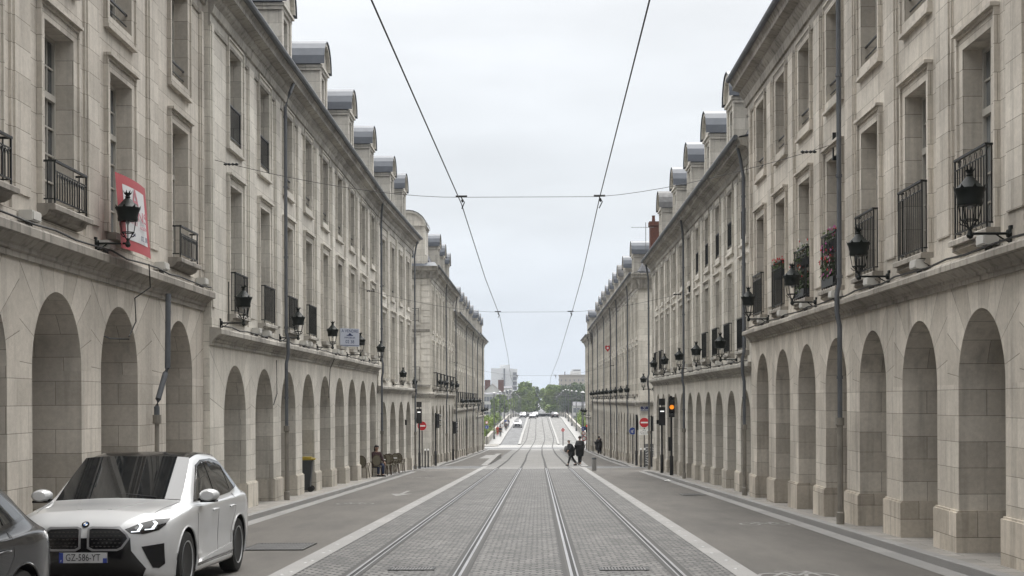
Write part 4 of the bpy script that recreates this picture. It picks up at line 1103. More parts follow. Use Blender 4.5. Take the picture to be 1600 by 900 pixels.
# avenue beyond the bridge: two rows of planes
for i, (px, y, top, wpx, leaf) in enumerate([(813, 560, 606, 20, 'leaf_mid'), (822, 575, 597, 26, 'leaf_mid'), (829, 610, 604, 22, 'leaf_dark'), (833, 650, 614, 14, 'leaf_dark'),
                                       (854, 650, 605, 17, 'leaf_mid'), (860, 600, 599, 22, 'leaf_mid'), (869, 560, 601, 26, 'leaf_mid')]):
    x = (px-841)/FPX*y; H = (625-top)/FPX*y+7.2; tree('plane_tree', x, y, -7.2, H, wpx/FPX*y*1.32, leaf, 'broad green tree of the avenue beyond the bridge', group='avenue trees beyond the bridge', n=4600, ls=.62, low=.10, trunk=.22, seed=20+i, lobes=13)
for i, (px, y, top, wpx, leaf) in enumerate([(886, 540, 602, 22, 'leaf_dark'), (898, 545, 597, 30, 'leaf_dark'), (910, 540, 600, 26, 'leaf_dark'), (920, 545, 606, 24, 'leaf_dark')]):
    x = (px-841)/FPX*y; H = (625-top)/FPX*y+7.2; tree('dark_tree', x, y, -7.2, H, wpx/FPX*y*1.3, leaf, 'dark green tree on the far bank in front of the tan block', group='dark trees on the far right bank', n=3600, ls=.55, low=.08, trunk=.2, seed=40+i, lobes=12)
for i, (px, y, top, wpx) in enumerate([(772, 470, 612, 16), (781, 480, 614, 18), (764, 465, 618, 14), (797, 530, 622, 14)]):
    x = (px-841)/FPX*y; H = (625-top)/FPX*y+7.2; tree('bank_tree', x, y+60, -7.2, H, wpx/FPX*y*1.3, 'leaf_mid', 'smaller green tree before the pale houses on the far left bank', group='small trees on the far left bank', n=1600, ls=.5, low=.2, seed=60+i)
# young willows growing beside the bridge ramp
for i, (x, y, top) in enumerate([(-9.2, 206, -2.6), (-9.6, 214, -3.2), (-9.0, 224, -2.3), (-9.8, 238, -2.9), (-9.3, 252, -2.4), (-9.8, 270, -2.5), (-9.2, 292, -2.0)]):
    tree('willow_bush', x, y, -13.2, top+13.2, 3.6, 'leaf_pale', 'pale green young willow growing up left of the bridge', group='young willows left of the bridge', n=2200, ls=.17, low=.35, trunk=.3, seed=80+i, lobes=10)
for i, (x, y, top) in enumerate([(9.2, 207, -1.3), (10.2, 214, -.8), (9.0, 226, -2.0), (9.4, 240, -1.2), (9.2, 258, -2.3), (9.6, 280, -1.4), (9.2, 305, -1.8)]):
    tree('willow_bush', x, y, -13.2, top+13.2, 3.8, 'leaf_pale', 'pale green young willow growing up right of the bridge', group='young willows right of the bridge', n=2200, ls=.18, low=.35, trunk=.3, seed=100+i, lobes=10)
tree('dense_tree', 10.6, 212, -13.2, 13.6, 4.2, 'leaf_mid', 'taller green tree between the bridge and the last right house', n=2200, ls=.2, low=.3, seed=130)

# ================================================================== FAR BANK BUILDINGS
simple('tower_white', (.62, .63, .64), .8, 0, .04, .2); simple('tower_dark', (.16, .17, .19), .6, 0, .1, .5); simple('block_tan', (.36, .33, .29), .8, 0, .06, .2)
simple('house_white', (.58, .57, .54), .8, 0, .1, .4); simple('slate_plain', (.09, .09, .10), .6, 0, .2, .5); simple('tile_brown', (.15, .09, .07), .8, 0, .2, .5)
def X(px, y): return (px-841)/FPX*y
def Z(py, y): return (625-py)/FPX*y
y = 820; r = empty('white_tower_block', (X(788, y), y, -8), label='white high rise tower block beyond the trees on the left', cat='tower block'); b0 = r.location
m = MB(); m.box((X(767.5, y), y, -8), (X(789, y), y+14, Z(575, y))); m.box((X(789, y), y+2, -8), (X(801, y), y+16, Z(575.5, y))); m.build('wall', 'tower_white', r, b0)
m = MB(); m.box((X(787, y), y-.6, -8), (X(789.4, y), y, Z(575.5, y))); m.build('stair_strip', 'tower_dark', r, b0)
m = MB(); m.box((X(801, y), y+3, -8), (X(808, y), y+17, Z(576, y))); m.build('balcony_wing', 'tower_white', r, b0)
for k in range(9):
    z = Z(583+k*7.5, y); m = MB(); m.box((X(801.6, y), y+1.6, z-1.5), (X(807.4, y), y+3.05, z+.6)); m.build('loggia', 'tower_dark', r, b0)
    m = MB(); m.box((X(801.2, y), y+1.2, z-1.7), (X(808.0, y), y+3, z-1.3)); m.build('balcony', 'tower_white', r, b0)
for k in range(3):
    m = MB(); m.box((X(784.3+.0*k, y), y-.06, Z(592+9*k, y)), (X(785.6, y), y, Z(590+9*k, y))); m.build('window', 'tower_dark', r, b0)
m = MB(); m.box((X(781, y), y+4, Z(576, y)), (X(796, y), y+12, Z(571.5, y))); m.box((X(781.5, y), y+3.8, Z(571.5, y)), (X(796.5, y), y+12.2, Z(569.3, y))); m.build('lift_house', 'tower_white', r, b0)
y = 690; r = empty('tan_apartment_block', (X(895, y), y, -8), label='tan apartment block behind the dark trees on the right', cat='apartment block'); b0 = r.location
m = MB(); m.box((X(874, y), y, -8), (X(916, y), y+14, Z(586, y))); m.build('wall', 'block_tan', r, b0)
m = MB(); m.box((X(873.3, y), y-.3, Z(587, y)), (X(916.6, y), y+14.3, Z(585.7, y))); m.build('roof_edge', 'block_tan', r, b0)
m = MB(); m.box((X(892, y), y+3, Z(586, y)), (X(908, y), y+10, Z(580, y))); m.box((X(894, y), y+3.5, Z(580, y)), (X(908, y), y+9, Z(577, y))); m.build('penthouse', 'tower_white', r, b0)
m = MB(); m.box((X(896.5, y), y+3.4, Z(579.2, y)), (X(907, y), y+3.5, Z(577.8, y))); m.build('window_band', 'tower_dark', r, b0)
for k in range(6):
    for j in range(5):
        m = MB(); m.box((X(876.5+k*6.7, y), y-.06, Z(596+j*7, y)), (X(878.3+k*6.7, y), y, Z(593+j*7, y))); m.build('window', 'tower_dark', r, b0)
for k, px in enumerate((873.2, 916)):
    for j in range(5):
        m = MB(); m.box((X(px, y), y+1, Z(594.5+j*7, y)), (X(px+1.3, y), y+4, Z(592+j*7, y))); m.build('balcony', 'tower_dark', r, b0)
m = MB(); m.tube([(X(883, y), y+5, Z(586, y)), (X(883, y), y+5, Z(580.5, y))], .25, 6); m.build('roof_pipe', 'tower_dark', r, b0)
def far_house(px0, px1, eave, ridge, y, mat, rmat, label, chim=(), gable=False, rows=2, cols=3, D=10):
    r = empty('far_house', (X((px0+px1)/2, y), y, -8), label=label, cat='house'); b0 = r.location
    x0, x1, ze, zr = X(px0, y), X(px1, y), Z(eave, y), Z(ridge, y); xm = (x0+x1)/2
    m = MB(); m.box((x0, y, -8), (x1, y+D, ze))
    if gable: m.face([(x0, y, ze), (x1, y, ze), (xm, y, zr)])
    m.build('wall', mat, r, b0)
    m = MB()
    if gable:
        m.face([(x0-.4, y-.4, ze-.2), (xm, y-.4, zr+.1), (xm, y+D, zr+.1), (x0-.4, y+D, ze-.2)]); m.face([(x1+.4, y-.4, ze-.2), (xm, y-.4, zr+.1), (xm, y+D, zr+.1), (x1+.4, y+D, ze-.2)])
    else:
        m.face([(x0, y-.4, ze), (x1, y-.4, ze), (x1, y+D/2, zr), (x0, y+D/2, zr)]); m.face([(x0, y+D, ze), (x1, y+D, ze), (x1, y+D/2, zr), (x0, y+D/2, zr)])
        m.face([(x0, y-.4, ze), (x0, y+D/2, zr), (x0, y+D, ze)]); m.face([(x1, y-.4, ze), (x1, y+D/2, zr), (x1, y+D, ze)])
    m.build('roof', rmat, r, b0)
    for a, b, c in chim:
        m = MB(); m.box((X(a, y), y+D*.3, ze-.5), (X(b, y), y+D*.3+1.4, Z(c, y))); m.build('chimney', 'brick_red', r, b0)
    for k in range(cols):
        for j in range(rows):
            xc = x0+(x1-x0)*(k+.5)/cols; zc = ze-1.8-3.0*j; m = MB(); m.box((xc-.55, y-.05, zc-.9), (xc+.55, y, zc+.9)); m.build('window', 'tower_dark', r, b0)
far_house(757, 782, 611, 599.5, 590, 'house_white', 'tile_brown', 'white gabled house with two brick chimney stacks on the far left bank', [(757, 766, 593), (778, 787, 593)], True)
far_house(784, 800, 606, 603, 640, 'house_white', 'slate_plain', 'narrow grey roofed house under the white tower block')
far_house(755, 784, 616, 613, 540, 'house_white', 'slate_plain', 'long pale low house on the far left bank', rows=3, cols=6)
far_house(797, 806, 619, 612, 600, 'house_white', 'slate_plain', 'small pale house right of the low houses on the left bank', rows=2, cols=2)
far_house(895, 918, 634, 628, 530, 'house_white', 'slate_plain', 'low pale house under the dark trees on the right bank', rows=2, cols=4)
far_house(740, 756, 606, 600, 620, 'house_white', 'slate_plain', 'pale house at the left end of the far bank', rows=3, cols=4)
far_house(700, 738, 612, 603, 640, 'house_white', 'tile_brown', 'brown roofed house hidden behind the left houses', rows=3, cols=6)
far_house(920, 960, 612, 603, 640, 'house_white', 'slate_plain', 'grey roofed house hidden behind the right houses', rows=3, cols=6)
# woodland along the far horizon
def wood(x0, x1, y, z0, h, seed, lab):
    rn = random.Random(seed); m = MB()
    for k in range(7000):
        t = rn.random(); px_ = x0+(x1-x0)*t; hh_ = h*(.55+.45*math.sin(t*23+seed)*math.sin(t*57))
        p = Vector((px_, y+rn.uniform(-6, 6), z0+rn.uniform(0, max(1.5, hh_)))); u = Vector((rn.gauss(0, 1), rn.gauss(0, 1), rn.gauss(0, 1))).normalized()*rn.uniform(.8, 1.8); w_ = u.orthogonal().normalized()*rn.uniform(.8, 1.6)
        m.face([p-u, p-w_, p+u, p+w_], [(0, 0)]*4)
    tag(m.build('far_wood', 'leaf_dark', merge=False), lab, kind='stuff')
wood(-90, -14, 900, -8, 10, 3, 'dark strip of woodland behind the far left bank'); wood(14, 100, 900, -8, 10, 5, 'dark strip of woodland behind the far right bank')

# ================================================================== SIGNS, LIGHTS, BOLLARDS
def pole(m, h, r=.045, base=.075): m.lathe([(base, 0), (base, .9), (r, .95), (r, h)], n=10)
def signal_proto(h=2.9, H=1.05, lit=None, wd=.15):
    """traffic light; housing faces -y"""
    r = empty('traffic_light'); m = MB(); pole(m, h+.05, .05, .08); m.build('pole', 'black_paint', r, smooth='auto')
    m = MB(); n = 3; z0 = h-H
    m.box((-wd, -.22, z0), (wd, -.04, h)); m.build('housing', 'black_paint', r)
    for k in range(n):
        z = h-H*(k+.5)/n; v = MB()
        a = [math.pi*j/8 for j in range(9)]
        for p, q in zip(a, a[1:]): v.face([(.105*math.cos(p), -.22, z+.105*math.sin(p)), (.105*math.cos(q), -.22, z+.105*math.sin(q)), (.105*math.cos(q), -.36, z+.105*math.sin(q)), (.105*math.cos(p), -.36, z+.105*math.sin(p))])
        v.build('visor', 'black_paint', r)
        l = MB(); l.lathe([(0, -.235), (.06, -.232), (.095, -.222), (.095, -.22)], (0, 0, z), 16, 'y'); l.build('lens', 'amber_light' if lit == k else 'glass_dark', r)
    if lit == 'red':
        l = MB(); l.lathe([(0, -.245), (.07, -.24), (.1, -.224)], (0, 0, h-H/6), 16, 'y'); l.build('lens', 'red_light', r)
    return r
def place(r, x, y, rz=0, **k):
    r.location = (x, y, gz(y)+.05); r.rotation_euler = (0, 0, rz); tag(r, **k); return r
r = signal_proto(3.5, .88, 1, wd=.125); place(r, 5.82, 60.2, 0, label='black traffic light showing amber before the right arches', cat='traffic light')
m = MB(); m.box((-.14, -.12, 1.15), (-.04, .04, 1.75)); m.build('control_box', 'black_paint', r)
# tram signal: two boxes with a white bar
def tram_signal(x, y, lab, h=3.15):
    r = empty('tram_signal'); m = MB(); pole(m, h-.85, .045, .075); m.build('pole', 'black_paint', r, smooth='auto')
    m = MB(); m.box((-.15, -.2, h-.85), (.15, .02, h)); m.build('housing', 'black_paint', r)
    m = MB(); m.box((-.145, -.2, h+.09), (.145, .02, h+.40)); m.build('upper_box', 'black_paint', r)
    m = MB(); m.tube([(0, -.05, h), (0, -.05, h+.09)], .03, 6); m.build('neck', 'black_paint', r)
    m = MB(); m.box((-.09, -.21, h-.22), (.09, -.2, h-.17)); m.build('light_bar', 'white_light', r)
    m = MB(); m.box((-.25, -.12, h-.78), (-.15, .02, h-.6)); m.build('side_lamp', 'black_paint', r)
    place(r, x, y, 0, label=lab, cat='tram signal'); return r
tram_signal(5.76, 64.2, 'black tram signal with a white bar beside the amber traffic light')
r = tram_signal(-6.85, 79.2, 'black tram signal with a white bar at the left side street', 3.45)
def disc(m, r0, y, z, n=28, x=0): m.face([(x+r0*math.cos(2*math.pi*k/n), y, z+r0*math.sin(2*math.pi*k/n)) for k in range(n)])
def round_sign(x, y, z_above, rad, label, pole_h=None, style='no_entry', pr=.03, pole=True, parent=None, name='no_entry_sign', rz=0):
    r = empty(name); h = z_above
    if pole: m = MB(); m.tube([(0, .03, 0), (0, .03, pole_h or h+rad)], pr, 8); m.build('pole', 'black_paint', r, smooth='auto')
    m = MB(); m.lathe([(rad, 0), (rad, .025)], (0, -.03, h), 28, 'y'); m.build('plate', 'zinc', r)
    m = MB(); disc(m, rad, -.032, h); m.build('rim', 'white_paint', r, merge=False)
    m = MB(); disc(m, rad*.95, -.035, h)
    if style == 'no_entry':
        m.build('face', 'red_sign', r, merge=False); m = MB(); m.box((-rad*.68, -.039, h-rad*.14), (rad*.68, -.036, h+rad*.14)); m.build('bar', 'white_paint', r)
    elif style == 'ban':
        m.build('face', 'red_sign', r, merge=False); m = MB(); disc(m, rad*.66, -.038, h); m.build('field', 'white_paint', r, merge=False)
    else:
        m.build('face', 'blue_sign', r, merge=False)
        m = MB(); m.tube([(0, -.037, h-rad*.5), (0, -.037, h+rad*.1), (rad*.2, -.037, h+rad*.35)], rad*.09, 5); m.tube([(-rad*.35, -.037, h-rad*.4), (-rad*.35, -.037, h+rad*.25)], rad*.08, 5); m.build('symbol', 'white_paint', r)
    place(r, x, y, rz, label=label, cat='road sign'); return r
# right corner
ns = round_sign(6.25, 81.2, 2.62, .305, 'red and white no entry sign on the right corner of the side street', 2.9)
m = MB(); m.box((-.34, -.05, 1.88), (.34, -.03, 2.22)); p_ = m.build('plaque', 'white_paint', ns)
text('SAUF', 'plaque_text', 'black_paint', p_, .10, (0, -.053, 2.155), (R(90), 0, 0)); text('CYCLISTES ET', 'plaque_text', 'black_paint', p_, .085, (0, -.053, 2.05), (R(90), 0, 0)); text('RIVERAINS', 'plaque_text', 'black_paint', p_, .085, (0, -.053, 1.95), (R(90), 0, 0))
sp = empty('street_name_plate', (6.42, 83.27, -.55), label='dark blue street name plate on the right corner house', cat='street sign')
m = MB(); m.box((-.25, -.03, -.15), (.25, 0, .15)); m.build('plate', 'navy_sign', sp)
m = MB(); 
for a in ((-.245, -.145, .245, -.135), (-.245, .135, .245, .145), (-.245, -.135, -.235, .135), (.235, -.135, .245, .135)): m.box((a[0], -.034, a[1]), (a[2], -.031, a[3]))
m.build('border', 'white_paint', sp)
text('RUE', 'lettering', 'white_paint', sp, .085, (0, -.035, .085), (R(90), 0, 0)); text('DE', 'lettering', 'white_paint', sp, .06, (0, -.035, .01), (R(90), 0, 0)); text('BOURGOGNE', 'lettering', 'white_paint', sp, .085, (0, -.035, -.075), (R(90), 0, 0), sx=.85)
def signal_side(x, y, rz, lab, h=2.9): 
    r = signal_proto(h, .9); place(r, x, y, rz, label=lab, cat='traffic light'); return r
signal_side(6.75, 82.2, R(100), 'black traffic light seen edge on beside the right no entry sign', 3.0)
signal_side(6.05, 85.0, R(100), 'black traffic light on the corner of the very long right house', 3.1)
signal_side(-6.55, 87.6, R(105), 'black traffic light seen from behind at the left corner house', 3.3)
signal_side(-6.45, 104, R(100), 'distant black traffic light seen from behind by the left arches', 3.0)
r = empty('crossing_signal'); m = MB(); m.tube([(0, 0, 0), (0, 0, 2.75)], .04, 8); m.build('pole', 'black_paint', r, smooth='auto')
m = MB(); m.box((0, -.14, 2.45), (.26, .1, 2.72)); m.box((.05, -.2, 2.7), (.22, -.1, 2.74)); m.build('housing', 'black_paint', r); place(r, -7.22, 72.9, 0, label='thin black pole with a small signal box in the last arch beyond the chairs', cat='crossing signal')
r = signal_proto(3.0, .9, 'red'); place(r, 5.75, 163, 0, label='small traffic light showing red near the bridge on the right', cat='traffic light')
def flexi(x, y, lab):
    r = empty('bollard'); m = MB(); m.lathe([(.06, 0), (.055, .1), (.042, .12), (.042, 1.0)], n=12); m.build('post', 'black_paint', r, smooth='auto')
    m = MB(); m.lathe([(.043, 0), (.055, .03), (.055, .08), (.03, .12), (0, .125)], (0, 0, 1.0), 12); m.build('cap', 'white_paint', r, smooth='auto'); place(r, x, y, 0, label=lab, cat='bollard')
flexi(6.03, 81.0, 'left one of two black white-topped bollards by the right no entry sign'); flexi(6.2, 80.4, 'right one of two black white-topped bollards by the right no entry sign')
flexi(-6.75, 82.0, 'black bollard with a white ball top, left of the pair at the left side street'); flexi(-6.64, 82.8, 'black bollard with a white ball top, right of the pair at the left side street')
round_sign(-7.05, 83.4, 2.5, .29, 'red and white no entry sign half behind the tram signal on the left', 2.8)
round_sign(3.45, 193, 2.2, .24, 'small red no entry sign on a black post at the start of the bridge', 2.5, pr=.06)
r = round_sign(-7.35, 196, 2.6, .27, 'blue round sign on a post left of the bridge', 3.5, 'blue', .05, name='round_sign')
round_sign(-7.35, 195.9, 3.25, .22, 'small red ringed sign above the blue one left of the bridge', None, 'ban', pole=False, name='round_sign')
round_sign(5.4, 164.5, 2.55, .28, 'blue round sign at the top of the sign post near the bridge on the right', 3.6, 'blue', .05, name='round_sign')
round_sign(5.4, 164.3, 2.0, .24, 'middle red ringed sign on the sign post near the bridge on the right', None, 'ban', pole=False, name='round_sign')
round_sign(5.45, 164.3, 1.35, .30, 'lowest and largest red ringed sign on the post near the bridge on the right', None, 'ban', pole=False, name='round_sign')
round_sign(6.0, 87.6, 2.15, .24, 'small blue and white sign on the corner of the very long right house', 2.4, 'blue', name='round_sign')
# granite bollard
r = empty('granite_bollard'); m = MB(); m.lathe([(.13, 0), (.125, .72), (.10, .76), (0, .77)], n=20); m.build('post', 'granite_kerb', r, smooth='auto')
m = MB(); m.lathe([(.128, 0), (.128, .07)], (0, 0, .60), 20); m.build('band', 'zinc', r, smooth='auto'); place(r, 2.93, 72.5, 0, label='grey granite bollard beside the right granite band', cat='bollard')
# menu board in the right side street
r = empty('notice_board'); m = MB(); m.box((-.36, -.03, 0), (.36, .03, 1.35)); m.build('board', 'zinc_old', r)
m = MB()
for k in range(7):
    z = .15+.16*k; m.tube([(-.3+.08*j, -.035, z+.05*math.sin(j*1.9+k)) for j in range(8)], .014, 4)
m.build('scrawl', 'white_paint', r); place(r, 6.75, 82.9, 0, label='low dark notice board covered in white scrawl beside the right corner', cat='notice board')
# thin lamp post near the bridge on the right
# red shop sign
r = empty('red_bracket_sign', (5.75, 113.5, 4.2), label='small red heart shaped bracket sign on the very long right house', cat='shop sign')
m = MB(); m.face([(-.22, 0, .22), (-.1, 0, .28), (0, 0, .2), (.1, 0, .28), (.22, 0, .22), (.2, 0, .02), (0, 0, -.26), (-.2, 0, .02)][::-1]); m.face([(-.22, .06, .22), (-.1, .06, .28), (0, .06, .2), (.1, .06, .28), (.22, .06, .22), (.2, .06, .02), (0, .06, -.26), (-.2, .06, .02)])
m.build('panel', 'red_sign', r, merge=False); m = MB(); m.tube([(.2, .03, .2), (.45, .03, .2)], .015, 5); m.build('arm', 'iron', r)
m = MB(); disc(m, .09, -.006, .06); m.build('spot', 'white_paint', r, merge=False)
# cafe bin
r = empty('wheelie_bin'); m = MB()
m.face([(-.22, -.25, .06), (.22, -.25, .06), (.22, .25, .06), (-.22, .25, .06)])
P0_ = [(-.22, -.25, .06), (.22, -.25, .06), (.22, .25, .06), (-.22, .25, .06)]; P1_ = [(-.28, -.34, 1.0), (.28, -.34, 1.0), (.28, .34, 1.0), (-.28, .34, 1.0)]
for k in range(4): m.face([P0_[k], P0_[(k+1) % 4], P1_[(k+1) % 4], P1_[k]])
m.box((-.30, -.36, .96), (.30, .36, 1.0)); simple('bin_grey', (.05, .055, .06), .5, 0, .1); simple('bin_yellow', (.32, .24, .02), .5, 0, .1)
m.build('body', 'bin_grey', r)
m = MB(); m.box((-.31, -.38, 1.0), (.31, .38, 1.05)); m.box((-.25, -.30, 1.05), (.25, .30, 1.09)); m.tube([(-.25, .40, 1.02), (.25, .40, 1.02)], .02, 6); m.build('lid', 'bin_yellow', r)
for sx in (-.26, .26): m = MB(); m.lathe([(.09, -.03), (.09, .03)], (sx, .28, .09), 14, 'x'); m.build('wheel', 'rubber', r, smooth='auto')
place(r, -7.42, 43.2, R(-85), label='grey wheelie bin with a yellow lid standing between two left arches', cat='bin'); r.location.z = gz(43.2)+.13
# litter scrap
m = MB(); m.face([(-.14, 0, 0), (0, -.1, .03), (.15, .02, .0), (.05, .12, .05)]); m.face([(-.14, 0, 0), (.05, .12, .05), (-.1, .14, .01)]); o = m.build('paper_scrap', 'white_paint'); o.location = (5.2, 55.5, gz(55.5)+.03); tag(o, 'scrap of white paper lying in the right gutter', 'litter')

# banner on the nearest house
r = empty('banner', F1(F1.u_of(22.5), .36, 2.42)); r.rotation_euler = (0, 0, F1.rz); tag(r, 'red banner with a white panel of letters hanging behind the lantern', 'banner')
m = MB(); W_ = 1.75; n = 10; lean = .10
def bp(u, z, o=0):     # local x from -.9..; gentle bulge, leaning away from the wall at the bottom
    return (u, -.02-.09*math.sin(math.pi*(u/W_+.5))*.6-.10*(1-z/1.2)+o, z)
simple('banner_red', (.34, .045, .055), .6, 0, .08, 4); simple('banner_white', (.52, .52, .53), .6, 0, .05, 4); simple('banner_pink', (.40, .14, .17), .6, 0, .05, 4)
for k in range(n):
    for j in range(6):
        u0, u1 = -W_/2+W_*k/n, -W_/2+W_*(k+1)/n; z0, z1 = 1.2*j/6, 1.2*(j+1)/6; m.face([bp(u0, z0), bp(u1, z0), bp(u1, z1), bp(u0, z1)])
m.build('cloth', 'banner_red', r, smooth=True)
m = MB(); a, b, c, d = -.62, .62, .17, 1.05
for k in range(n):
    for j in range(6):
        u0, u1 = a+(b-a)*k/n, a+(b-a)*(k+1)/n; z0, z1 = c+(d-c)*j/6, c+(d-c)*(j+1)/6; m.face([bp(u0, z0, -.005), bp(u1, z0, -.005), bp(u1, z1, -.005), bp(u0, z1, -.005)])
pn = m.build('white_panel', 'banner_white', r, smooth=True)
text('A', 'lettering', 'banner_pink', r, .50, (-.05, -.115, .86), (R(90-4), 0, 0), sx=1.3); text('ENS', 'lettering', 'banner_pink', r, .26, (.12, -.15, .60), (R(86), 0, 0), sx=1.8)
text('ATTELLE', 'lettering', 'banner_pink', r, .085, (-.28, -.165, .46), (R(86), 0, 0), sx=1.1); text('location', 'lettering', 'banner_pink', r, .11, (.26, -.165, .44), (R(86), 0, 0), sx=1.2)
text('02 38', 'lettering', 'navy_sign', r, .12, (.22, -.185, .25), (R(86), 0, 0), sx=1.4); text('location', 'lettering', 'navy_sign', r, .06, (-.40, -.185, .26), (R(86), 0, 0), sx=1.1)
# for sale sign
F2 = b2[0]
r = empty('for_sale_sign', F2(F2.u_of(50.2), .30, 1.98)); r.rotation_euler = (0, 0, F2.rz-R(48)); tag(r, 'white and blue for sale board at a left first floor window', 'sign')
simple('sale_white', (.42, .45, .52), .5, 0, .05)
m = MB(); m.box((-.42, -.012, 0), (.42, .012, .66)); m.build('board', 'sale_white', r)
text('A VENDRE', 'lettering', 'navy_sign', r, .155, (0, -.014, .56), (R(90), 0, 0), sx=1.0)
m = MB(); m.box((-.14, -.016, .39), (.14, -.013, .42)); m.face([(-.08, -.016, .42), (.1, -.016, .42), (.0, -.016, .5)]); m.build('logo', 'navy_sign', r)
text('IMMOBILIER', 'lettering', 'navy_sign', r, .09, (0, -.014, .32), (R(90), 0, 0)); text('02 38', 'lettering', 'navy_sign', r, .17, (0, -.014, .17), (R(90), 0, 0))
m = MB(); m.box((-.4, -.016, .03), (.4, -.013, .05)); m.build('rule', 'navy_sign', r)

# flower boxes on the nearest right house
simple('petal_red', (.6, .012, .03), .6, 0, .1); simple('petal_pink', (.6, .14, .42), .6, 0, .1); simple('petal_white', (.7, .7, .68), .6, 0, .05); simple('terracotta', (.22, .09, .05), .8, 0, .15)
FR = r1[0]
def flower_box(y, zr, cols, label, trail=0, seed=0, wide=1.1, n=150, hi=.28, o=.03):
    rn = random.Random(seed); r = empty('flower_box', FR(FR.u_of(y), o, zr)); r.rotation_euler = (0, 0, FR.rz); tag(r, label, 'flower box')
    m = MB(); m.box((-wide/2, -.09, -.17), (wide/2, .09, .0)); m.build('planter', 'bin_grey', r)
    m = MB()
    def leaf(p, q):
        d = Vector((rn.gauss(0, 1), rn.gauss(0, 1), rn.gauss(0, 1))).normalized(); u = d.orthogonal().normalized(); w_ = d.cross(u); m.face([p-u*q, p+w_*q*.6, p+u*q, p-w_*q*.6], [(0, 0)]*4)
    for k in range(n*2): leaf(Vector((rn.uniform(-wide/2, wide/2), rn.gauss(0, .07), rn.uniform(-.02, hi*.8))), rn.uniform(.02, .045))
    for t in range(trail):
        x0, y0 = rn.uniform(-wide/2, wide/2), -.10
        for k in range(26): leaf(Vector((x0+.05*math.sin(k*.6)+rn.gauss(0, .03), y0-rn.uniform(0, .06), -.03*k+rn.gauss(0, .02))), rn.uniform(.02, .04))
    m.build('foliage', 'leaf_plant', r, merge=False)
    for c, cnt in cols:
        m = MB()
        for k in range(cnt):
            p = Vector((rn.uniform(-wide/2, wide/2), rn.gauss(-.02, .07), rn.uniform(hi*.5, hi*1.15)))
            if trail and rn.random() < .35: p = Vector((rn.uniform(-wide/2, wide/2), -.15, rn.uniform(-.7, 0)))
            for j in range(5):
                q = .024; a = j*1.256; m.face([p, p+Vector((q*math.cos(a), -.015, q*math.sin(a))), p+Vector((q*1.2*math.cos(a+.6), -.03, q*1.2*math.sin(a+.6))), p+Vector((q*math.cos(a+1.2), -.015, q*math.sin(a+1.2)))], [(0, 0)]*4)
        m.build('flowers', c, r, merge=False)
flower_box(33.5, 3.12, [('petal_red', 40)], 'flower box of red geraniums on the balcony furthest along the nearest right house', 0, 1)
flower_box(30.5, 3.10, [('petal_white', 22), ('petal_red', 5)], 'flower box of white blooms and tall leaves between the red and pink ones', 2, 2, hi=.36, n=90)
flower_box(27.5, 3.12, [('petal_pink', 34), ('petal_red', 10), ('petal_white', 5)], 'flower box with pink blooms on top and red ones trailing, beside the grey downpipe', 2, 3, n=90)
flower_box(30.6, 2.42, [('petal_red', 16)], 'lower flower box with small red blooms behind the balcony bars', 0, 5, hi=.5, o=.06)
flower_box(27.6, 2.42, [('petal_red', 26), ('petal_white', 14)], 'lower flower box with red and white blooms nearest the grey downpipe', 0, 6, hi=.5, o=.06)

# bistro chairs
simple('rattan', (.06, .038, .02), .6, 0, .2, 20); simple('weave', (.17, .155, .11), .7, 0, .25, 30)
def chair_proto():
    r = empty('bistro_chair'); m = MB(); m.lathe([(.0, 0), (.20, 0), (.215, .02), (.20, .04), (0, .04)], (0, 0, .44), 16); m.build('seat', 'weave', r, smooth='auto')
    for sx in (-1, 1):
        for sy in (-1, 1):
            m = MB(); m.tube([(sx*.16, sy*.15, .45), (sx*.21, sy*(.24 if sy > 0 else .2), 0)], .016, 6); m.build('leg', 'rattan', r)
    m = MB(); pts = [(.19*math.cos(a), -.20-.09*(1+math.sin(a))*.5, .72+.24*math.sin(a)) for a in [2*math.pi*k/18 for k in range(18)]]; m.tube(pts, .018, 6, closed=True)
    m.tube([(-.13, -.19, .45), (-.15, -.21, .56)], .016, 6); m.tube([(.13, -.19, .45), (.15, -.21, .56)], .016, 6); m.build('back_frame', 'rattan', r, smooth='auto')
    m = MB(); m.face([(.18*math.cos(a), -.20-.09*(1+math.sin(a))*.5, .72+.23*math.sin(a)) for a in [2*math.pi*k/18 for k in range(18)]]); m.build('back_panel', 'weave', r, merge=False)
    m = MB(); m.tube([(-.17, -.2, .62), (-.25, .0, .66), (-.22, .14, .62), (-.18, .15, .46)], .014, 6); m.build('armrest', 'rattan', r)
    m = MB(); m.tube([(.17, -.2, .62), (.25, .0, .66), (.22, .14, .62), (.18, .15, .46)], .014, 6); m.build('armrest', 'rattan', r)
    return r
CP = chair_proto()
for i, (x, y, rz, lab) in enumerate([(-7.28, 57.2, -10, 'rattan bistro chair standing alone between two arches, nearest the camera'), (-7.05, 60.0, 5, 'rattan bistro chair in front of the seated person'),
                                     (-6.92, 61.9, -15, 'rattan bistro chair just past the seated person'), (-6.98, 63.3, 10, 'second rattan bistro chair past the seated person'), (-6.95, 64.6, -5, 'third rattan bistro chair past the seated person'),
                                     (-6.9, 66.0, 12, 'fourth rattan bistro chair past the seated person'), (-6.82, 67.6, -8, 'rattan bistro chair at the far end of the row')]):
    r = CP if i == 0 else copy_tree(CP); r.location = (x, y, gz(y)+.125); r.rotation_euler = (0, 0, R(rz)); tag(r, lab, 'chair', 'bistro chairs outside the left arches')
